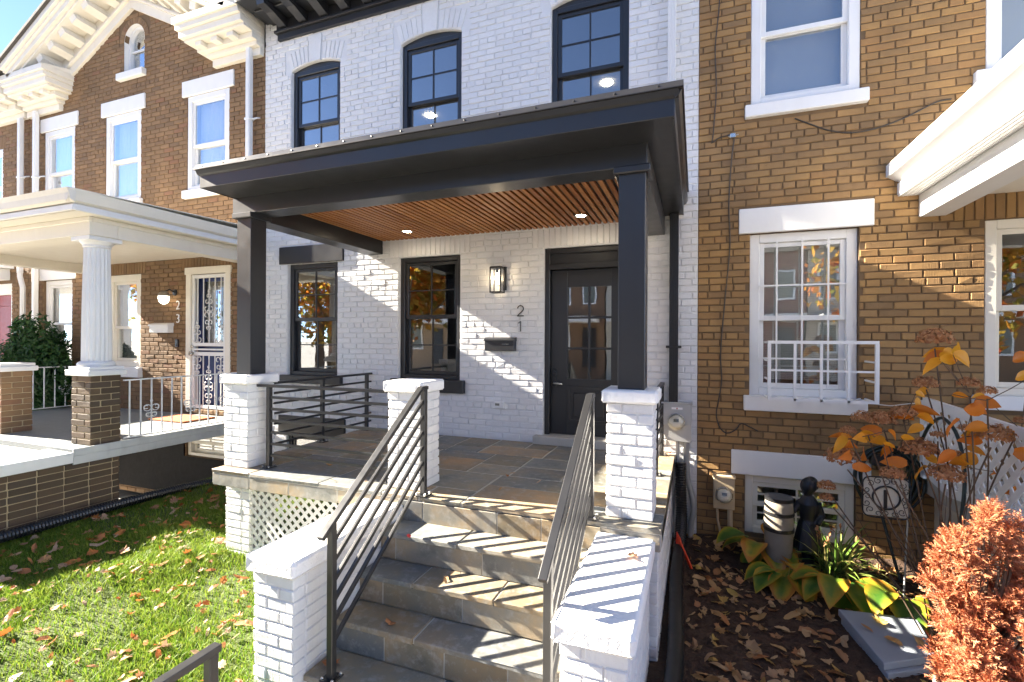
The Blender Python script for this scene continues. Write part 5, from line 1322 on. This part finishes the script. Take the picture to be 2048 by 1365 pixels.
# grass
def grass():
    N=150000
    x=rng.uniform(-5.75,-2.0,N); y=rng.uniform(-4.3,-.02,N)
    keep=(rng.random(N)<np.clip(.55+1.6*(np.sin(x*2.9+np.sin(y*2.1)*1.3)*np.sin(y*3.3+x)+.35),.35,1))&~((x>-2.27)&(y>-3.06))&~((x>-3.84)&(y>-1.96)); x=x[keep]; y=y[keep]
    thin=rng.random(len(x))<np.where(y>-1.2,.55,1); x=x[thin];y=y[thin]; n=len(x)
    z=-.74+.05*np.clip((-x-3.6)/1.4,0,1)-.05*np.clip((-2-y)/2,0,1)+.012*np.sin(x*3.1+y*1.7)+.008*np.sin(x*7.3-y*5.1)
    h=rng.uniform(.025,.06,n)*(1+.4*np.sin(x*5+y*3)*np.sin(y*6)); w=rng.uniform(.0016,.0034,n); a=rng.uniform(0,2*np.pi,n); b=rng.uniform(0,2*np.pi,n); l=rng.uniform(.2,1.1,n)*h
    ca,sa=np.cos(a)*w,np.sin(a)*w; lx,ly=np.cos(b)*l,np.sin(b)*l
    V=np.empty((n,5,3))
    V[:,0]=np.stack([x-ca,y-sa,z-.004],1); V[:,1]=np.stack([x+ca,y+sa,z-.004],1)
    V[:,2]=np.stack([x+ca*.8+lx*.35,y+sa*.8+ly*.35,z+h*.6],1); V[:,3]=np.stack([x-ca*.8+lx*.35,y-sa*.8+ly*.35,z+h*.6],1)
    V[:,4]=np.stack([x+lx,y+ly,z+h*.95],1)
    me=bpy.data.meshes.new('grass'); me.vertices.add(n*5); me.vertices.foreach_set('co',V.ravel())
    tri=np.array([[0,1,2],[0,2,3],[3,2,4]]); F=(np.arange(n)[:,None,None]*5+tri[None]).reshape(-1)
    me.loops.add(len(F)); me.loops.foreach_set('vertex_index',F); me.polygons.add(n*3); me.polygons.foreach_set('loop_start',np.arange(0,n*9,3))
    me.update(); me.validate(); me.materials.append(MT['grass'])
    patch=.5+.5*np.sin(x*2.3+1)*np.sin(y*1.9); bv=np.clip(rng.random(n)*.75+patch*.25,0,1)
    me.attributes.new('bv','FLOAT','POINT').data.foreach_set('value',np.repeat(bv*.6,5))
    o=bpy.data.objects.new('grass',me); COL.objects.link(o); o['kind']='stuff'; tag(o,'short green grass of the small front lawn','grass')
grass()

def blade_leaf(base,tip_dir,L,W,droop,seed,cup=.25,n=7,stalk=.0,petiole=None):
    """broad leaf along a bent midrib -> verts, faces, edge factor"""
    r=random.Random(seed); d=Vector(tip_dir).normalized(); side=d.cross(Vector((0,0,1))).normalized(); v=[];f=[];e=[]
    p=Vector(base); dirv=Vector(d); cols=5
    for i in range(n+1):
        t=i/n; w=W*(math.sin(math.pi*min(1,t*.93+.07)**.75))*(1 if t<.98 else .1)
        up=side.cross(dirv).normalized()
        for k in range(cols):
            s=(k/(cols-1)-.5)*2; rip=.02*W*math.sin(i*2.2+k+seed)
            q=p+side*(s*w)+up*(cup*abs(s)*w+rip); v.append(q); e.append(min(1,max(abs(s)**1.5,(t-.65)/.35 if t>.65 else 0)))
        dirv=(dirv+Vector((0,0,-droop/n))).normalized(); p=p+dirv*(L/n)
    for i in range(n):
        for k in range(cols-1): f.append((i*cols+k,i*cols+k+1,(i+1)*cols+k+1,(i+1)*cols+k))
    return v,f,e
def hosta(cx,cy,leaves,label,seed):
    t=thing('hosta_plant',label,'plant',(cx,cy,bz(cx,cy)),'hosta plants in the right bed'); r=random.Random(seed); st=M()
    for (a,L,W,el,dr,h) in leaves:
        a=R(a); base=Vector((cx+.05*math.cos(a),cy+.05*math.sin(a),bz(cx,cy))); d=Vector((math.cos(a),math.sin(a),math.tan(R(el))))
        hp=base+Vector((math.cos(a)*h*.6,math.sin(a)*h*.6,h)); st.tube([base,(base+hp)/2+Vector((0,0,h*.12)),hp],[.006,.005,.004],5)
        v,f,e=blade_leaf(hp,d,L*1.15,W*1.18,dr,r.randrange(999)); m=M().add(v,f); o=part('leaf',m,MT['hosta'],t,smooth=True); setattr_pt(o,'edge',e); 
    part('stalk',st,MT['lily'],t)
rh=random.Random(4)
hosta(1.02,-.72,[(250,.30,.085,25,1.4,.16),(285,.34,.09,15,1.5,.14),(315,.30,.09,20,1.5,.15),(225,.27,.08,25,1.5,.12),(200,.24,.075,30,1.3,.12),(340,.28,.08,20,1.5,.10),(265,.26,.08,0,1.2,.06),(300,.26,.075,0,1.3,.05),(180,.24,.07,20,1.4,.08)],'large yellow green hosta with broad leaves behind the paving slabs',1)
hosta(.68,-.66,[(255,.26,.085,15,1.4,.08),(225,.24,.08,15,1.4,.1),(290,.25,.08,15,1.5,.10),(200,.22,.075,20,1.4,.1),(320,.22,.075,25,1.4,.12),(270,.2,.07,50,1.3,.2)],'green and orange hosta in front of the pale barrel planter',6)
hosta(1.33,-.78,[(270,.30,.095,20,1.6,.14),(300,.32,.09,10,1.5,.10),(240,.26,.08,30,1.5,.18),(320,.24,.08,25,1.4,.14),(285,.26,.075,0,1.2,.04)],'hosta with one broad green and one orange leaf beside the rusty conifer',2)
hosta(.55,-.30,[(250,.26,.085,25,1.4,.16),(285,.26,.08,10,1.4,.1),(210,.26,.09,30,1.3,.18),(180,.22,.08,20,1.5,.1),(310,.24,.08,20,1.4,.12),(265,.22,.08,0,1.2,.05),(235,.22,.075,0,1.3,.04),(60,.2,.08,40,1.2,.14)],'shaded dark green hosta with orange edges under the beige meter',3)
hosta(.80,-.52,[(255,.24,.075,10,1.3,.06),(220,.22,.07,10,1.3,.06),(290,.22,.07,15,1.4,.08)],'small wilting yellow hosta on the mulch in front of the barrel planter',5)
# daylily clump
t=thing('daylily_clump','clump of arching green and straw coloured strap leaves beside the statue','plant',(1.06,-.45,-.79)); r=random.Random(8)
for i in range(105):
    a=r.uniform(0,6.28); L=r.uniform(.28,.6); el=r.uniform(35,80); x=1.06+r.uniform(-.07,.07); y=-.45+r.uniform(-.06,.06)
    v,f,e=blade_leaf((x,y,bz(x,y)),(math.cos(a),math.sin(a),math.tan(R(el))),L,.009,r.uniform(.8,2.2),i,cup=.4,n=6)
    part('leaf',M().add(v,f),MT['lily'],t)
for i in range(5):
    x=1.0+r.uniform(-.12,.12); y=-.5+r.uniform(-.1,.05); h=r.uniform(.32,.5); p1=(x+r.uniform(-.05,.05),y,bz(x,y)+h)
    q=part('flower_stalk',M().tube([(x,y,bz(x,y)),p1],[.004,.002],5),MT['lily'],t)
    mm=M()
    for k in range(9):
        a=r.uniform(0,6.28); z0=p1[2]+r.uniform(-.06,.03); L=r.uniform(.02,.05)
        v,f,e=blade_leaf((p1[0],p1[1],z0),(math.cos(a),math.sin(a),r.uniform(-.6,.8)),L,.008,1.5,k,n=3); mm.add(v,f)
    part('seed_head',mm,MT['dried'],q)
# hydrangea with dried heads
hy=thing('hydrangea_shrub','bare stemmed hydrangea with golden leaves and dried brown flower heads','shrub',(1.46,-1.36,-.79)); r=random.Random(12)
def head(p,s,par,mat='dried'):
    m=M();A=[]
    for k in range(int(330)):
        u=r.uniform(-.35,1); a=r.uniform(0,6.28); q=math.sqrt(max(0,1-u*u)); rr=s*r.uniform(.72,1.05)
        c=Vector((p[0]+rr*q*math.cos(a)*1.15,p[1]+rr*q*math.sin(a),p[2]+rr*u*.8)); nrm=Vector((q*math.cos(a),q*math.sin(a),u+.2)).normalized()
        t1=nrm.orthogonal().normalized(); t1=Matrix.Rotation(r.uniform(0,6.28),3,nrm)@t1; t2=nrm.cross(t1); w=s*.16*r.uniform(.7,1.3); b=len(m.v)
        for (e1,e2) in ((-1,0),(0,-.55),(1,0),(0,.55)): m.v.append(tuple(c+t1*(e1*w)+t2*(e2*w)+nrm*(r.uniform(-.3,.3)*w)))
        m.f.append((b,b+1,b+2,b+3)); A+=[r.random()]*4
    o=part('flower_head',m,MT[mat],par); setattr_pt(o,'bv',A); return o
def gleaf(p,d,L,W,par,dr=1.3):
    v,f,e=blade_leaf(p,d,L,W,dr,r.randrange(999),cup=r.uniform(.15,.55),n=6); rm=Matrix.Rotation(r.choice((-1,1))*R(r.uniform(35,85)),3,Vector(d).normalized()); p0=Vector(p); v=[p0+rm@(q-p0) for q in v]; part('leaf',M().add(v,f),MT['gold_leaf'],par,smooth=True)
HB=Vector((1.46,-1.36,-.79))
HH= [(1.386, -1.268, 1.125, 0.181), (1.344, -1.271, 0.847, 0.13), (1.407, -1.627, 0.878, 0.099), (1.49, -1.616, 0.838, 0.083), (1.006, -1.316, 0.621, 0.124), (1.094, -1.356, 0.619, 0.148), (1.192, -1.382, 0.671, 0.128), (0.871, -1.527, 0.563, 0.085), (1.26, -1.408, 0.461, 0.184), (1.426, -1.407, 0.438, 0.09), (0.866, -1.418, 0.377, 0.175), (1.076, -1.587, 0.337, 0.121), (1.367, -1.478, 0.335, 0.17), (1.573, -1.493, 0.583, 0.172), (1.756, -1.361, 0.653, 0.072), (0.82, -1.252, 0.146, 0.102), (0.816, -1.27, 0.073, 0.083), (1.344, -1.432, 0.555, 0.066), (1.454, -1.472, 0.611, 0.064)]
HL_= [(1.275, -1.543, 0.979, 0.104), (1.315, -1.636, 1.01, 0.093), (1.381, -1.639, 1.016, 0.115), (1.411, -1.464, 1.075, 0.089), (1.231, -1.523, 0.802, 0.057), (1.414, -1.498, 0.804, 0.06), (1.583, -1.293, 0.782, 0.079), (1.558, -1.44, 0.764, 0.092), (1.283, -1.426, 0.658, 0.075), (1.197, -1.556, 0.607, 0.072), (1.061, -1.64, 0.58, 0.06), (1.16, -1.52, 0.545, 0.053), (1.339, -1.595, 0.647, 0.101), (1.506, -1.446, 0.574, 0.08), (1.589, -1.251, 0.456, 0.076), (1.036, -1.38, 0.554, 0.096), (0.932, -1.577, 0.535, 0.087), (1.002, -1.293, 0.388, 0.107), (0.916, -1.331, 0.488, 0.08), (1.499, -1.356, 0.379, 0.075), (1.754, -1.287, 0.592, 0.07), (1.77, -1.345, 0.571, 0.068), (1.761, -1.334, 1.02, 0.081), (1.689, -1.508, 0.925, 0.084), (1.794, -1.258, 0.227, 0.095), (1.672, -1.265, 0.328, 0.054), (1.052, -1.586, 0.513, 0.049)]
for (x,y,z,w) in HH:
    P=Vector((x,y,z)); s=w*.47; b=HB+Vector((r.uniform(-.1,.1),r.uniform(-.08,.08),0)); mid=b.lerp(P,.55)+Vector((r.uniform(-.06,.06),r.uniform(-.05,.05),r.uniform(.0,.1)))
    stem=part('stem',ribbed([b,mid,P-Vector((0,0,s*.4))],.0045,0,.06,5),MT['stem'],hy); head((x,y,z),s,stem)
stems=[o for o in hy.children if o.name.startswith('stem')]
for i,(x,y,z,w) in enumerate(HL_):
    a=R(random.choice((200,250,300,340,20,160))); d=Vector((math.cos(a),math.sin(a)*.6,r.uniform(-.45,.15))); c=Vector((x,y,z)); q=c-d.normalized()*w*.5
    par=min(zip(HH,stems),key=lambda hs:(Vector(hs[0][:3])-c).length)
    top=Vector(par[0][:3]); part('twig',M().tube([top-Vector((0,0,.05)),(top+q)/2-Vector((0,0,.03)),q],[.003,.0025,.002],5),MT['stem'],par[1])
    gleaf(q,d,w*1.3,w*r.uniform(.34,.46),par[1],dr=r.uniform(.5,1.3))
for i in range(34):
    hx,st_=r.choice([z_ for z_ in zip(HH,stems) if z_[0][2]>.42]); a=r.uniform(0,6.28); q=Vector(hx[:3])+Vector((r.uniform(-.09,.09),r.uniform(-.06,.06),-r.uniform(.03,.22))); gleaf(q,(math.cos(a),math.sin(a)*.6,r.uniform(-.5,.3)),r.uniform(.09,.15),r.uniform(.028,.042),st_,dr=r.uniform(.5,1.3))
for i in range(30):
    b=HB+Vector((r.uniform(-.1,.1),r.uniform(-.08,.08),0)); a=r.uniform(0,6.28); h=r.uniform(.4,1.15); q=b+Vector((math.cos(a)*h*.55,math.sin(a)*h*.3,h))
    part('stem',M().tube([b,b.lerp(q,.5)+Vector((r.uniform(-.06,.06),0,.08)),q],[.005,.0035,.0015],5),MT['stem'],hy)
# rust conifer in a pot
cf=thing('potted_conifer','rusty orange feathery conifer in a cream pot at the lower right corner','shrub',(1.22,-2.2,-.8)); r=random.Random(33)
part('pot',M().lathe([(.0,0),(.10,0),(.135,.28),(.15,.29),(.15,.325),(.135,.325),(.13,.29),(0,.285)],(1.20,-2.20,-.81),28),MT['pot'],cf,smooth=True)
m=M();A=[]
tr=M()
lobes=[]
for (c,rad) in [((1.52,-1.55,-.02),.17),((1.38,-1.50,-.20),.14),((1.55,-1.60,-.28),.24),((1.36,-1.72,-.42),.15),((1.62,-1.62,-.50),.25),((1.42,-1.80,-.56),.17),((1.68,-1.50,-.15),.2),((1.75,-1.55,-.4),.25),((1.5,-1.85,-.6),.15),((1.60,-1.50,.10),.13),((1.30,-1.62,-.30),.09),((1.30,-1.72,-.58),.10),((1.26,-1.80,-.64),.08),((1.33,-1.88,-.60),.12)]:
    for _ in range(6):
        d=Vector((r.gauss(0,1),r.gauss(0,1),r.gauss(0,.8))).normalized()*rad*r.uniform(.35,1.05); lobes.append((tuple(Vector(c)+d),rad*r.uniform(.2,.36)))
SC=.843
for (c,rad) in lobes:
    c=CAM+(Vector(c)-CAM)*SC; rad*=SC; tr.tube([(1.20,-2.2,-.55),((c.x+1.20)/2,(c.y-2.2)/2,(c.z-.5)/2-.03),tuple(c)],[.012,.009,.004],6)
    for k in range(int(900*(rad/.2)**2)+25):
        d=Vector((r.gauss(0,1),r.gauss(0,1),r.gauss(0,1))).normalized(); p=c+Vector((d.x*rad,d.y*rad,d.z*rad*1.35))*r.uniform(.2,1.0)
        out=(d+Vector((0,0,.45))+Vector((r.gauss(0,.4),r.gauss(0,.4),r.gauss(0,.3)))).normalized(); L=r.uniform(.028,.06); bvv=r.random()
        # spray: axis with side needles
        sd=out.orthogonal().normalized(); sd=Matrix.Rotation(r.uniform(0,6.28),3,out)@sd
        for q in range(7):
            t=q/6; b0=p+out*(L*t); 
            for sg in (-1,1):
                nd=(out*.8+sd*sg*.75+Vector((r.gauss(0,.25),r.gauss(0,.25),r.gauss(0,.25)))).normalized(); l2=L*.5*(1.1-.6*t); w=.0026; b=len(m.v); ww=nd.orthogonal().normalized()*w
                m.v+=[tuple(b0-ww),tuple(b0+ww),tuple(b0+nd*l2)]; m.f.append((b,b+1,b+2)); A+=[bvv*.9]*3
fo=part('foliage',m,MT['rust'],cf,stuff=True); setattr_pt(fo,'bv',A); part('stem',tr,MT['stem'],cf)
def leafcloud(center,rad,count,size,mat,par,name,seed,flat=.8,lobes=9,stretch=2.2):
    r=np.random.default_rng(seed); C=np.array(center); Rr=np.array(rad)
    lb=r.normal(size=(lobes,3)); lb/=np.linalg.norm(lb,axis=1)[:,None]; lb*=r.uniform(.25,.75,(lobes,1)); lr=r.uniform(.3,.5,lobes)
    k=r.integers(0,lobes,count); d=r.normal(size=(count,3)); d/=np.linalg.norm(d,axis=1)[:,None]; rr=r.uniform(.45,1,(count,1))**.6
    P=C+(lb[k]+d*rr*lr[k][:,None])*Rr
    nrm=d+r.normal(scale=.6,size=(count,3)); nrm/=np.linalg.norm(nrm,axis=1)[:,None]
    t1=np.cross(nrm,r.normal(size=(count,3))); t1/=np.linalg.norm(t1,axis=1)[:,None]; t2=np.cross(nrm,t1)
    s=size*r.uniform(.6,1.4,(count,1)); V=np.stack([P-t1*s,P-t2*s/stretch,P+t1*s,P+t2*s/stretch],1).reshape(-1,3)
    F=np.arange(count*4).reshape(-1,4); m=M(); m.v=[tuple(v) for v in V]; m.f=[tuple(f) for f in F.tolist()]
    o=part(name,m,mat,par,stuff=True); setattr_pt(o,'bv',np.repeat(r.random(count)*.95,4)); return o
b=thing('evergreen_bush','dark green evergreen bush beyond the gabled house porch','shrub',(-10.05,-.4,-.7))
leafcloud((-10.05,-.42,.55),(.85,.50,1.12),12000,.045,MT['evergreen'],b,'foliage',3,lobes=16,stretch=3.2)
leafcloud((-10.05,-.42,.3),(.75,.4,.9),5000,.06,MT['evergreen'],b,'foliage',5,lobes=8,stretch=2.4)
part('trunk',M().tube([(-10.05,-.42,-.85),(-10.07,-.42,.2),(-10.05,-.42,.8)],[.05,.035,.01],8),MT['bark'],b)

# ------------------------------------------------------------------ across the street (seen only in the window panes)
def tree(x,y,h,rad,label,seed,mat='autumn'):
    t=thing('street_tree',label,'tree',(x,y,-1.4),'street trees reflected in the windows'); r=random.Random(seed)
    tk=M().tube([(x,y,-1.5),(x+.05,y,h*.3),(x-.05,y+.1,h*.62),(x,y,h*.9)],[.19,.15,.10,.03],10)
    for k in range(7):
        a=2*math.pi*k/7; z=h*(.3+.07*k); tk.tube([(x,y,z),(x+.5*rad*math.cos(a),y+.5*rad*math.sin(a),z+.5),(x+.85*rad*math.cos(a),y+.85*rad*math.sin(a),z+1.1)],[.06,.04,.012],6)
    part('trunk',tk,MT['bark'],t); leafcloud((x,y,h*.62),(rad*1.15,rad*1.15,h*.52),4500,.11,MT[mat],t,'crown',seed,lobes=22,stretch=1.7)
tree(-8.6,-8.0,5.0,2.0,'orange leaved street tree mirrored in the window beside the lantern',4); tree(-13.5,-9.5,6.0,2.4,'orange leaved street tree mirrored in the window under the black lintel',9); tree(5.5,-9.5,5.5,2.2,'autumn street tree mirrored in the windows of the right house',15)
tree(-22,-9.5,6.5,2.6,'yellow orange street tree mirrored in the left house windows',22)
def opp(x,label,mat):
    h=thing('row_house',label,'house',(x,-26,-1.4)); w=part('wall',wall_sheet(x-2.75,x+2.75,-1.4,6.5,[(x-2+1.5*i,x-1.2+1.5*i,a,a+1.5) for i in range(3) for a in (.6,3.5)]),mat,h)
    for o in (w,): o.data.transform(Matrix.Translation((0,-26,0)) if False else Matrix.Identity(4))
    return h,w
for i,x in enumerate((-25,-19.4,-13.8,-8.2,-2.6,3.0,8.6,14.2)):
    h=thing('row_house',['red brick','tan brick','grey painted','brown brick','cream painted','dark red brick','pale brick','plain brown brick'][i]+' row house across the street mirrored in the panes','house',(x,-26,-1.4))
    cols=[(.2,.11,.07),(.35,.25,.16),(.3,.31,.33),(.2,.12,.07),(.5,.46,.38),(.18,.06,.045),(.4,.34,.27),(.23,.14,.08)]
    mt=plain('far_wall_%d'%i,cols[i],.85,bstr=0)
    part('wall',M().box(x-2.75,x+2.75,-32,-26,-1.4,6.2),mt,h); part('roof',M().prism([(-32.2,6.2),(-25.6,6.2),(-29,7.6)],'x',x-2.78,x+2.78),MT['shingle'],h)
    for a in (.6,3.6):
        for k in range(3):
            wx=x-1.75+1.75*k
            if a<1 and k==2: part('door',M().box(wx-.45,wx+.45,-26,-25.93,-.6,2.0),MT['black'],h); continue
            f_=part('window',M().box(wx-.48,wx+.48,-26,-25.92,a-.1,a+1.6),wt,h); part('pane',M().box(wx-.38,wx+.38,-25.925,-25.91,a,a+1.5),MT['lcd'],f_)
    part('porch_roof',M().box(x-2.4,x+2.4,-26,-23.9,2.3,2.6),wt,h)
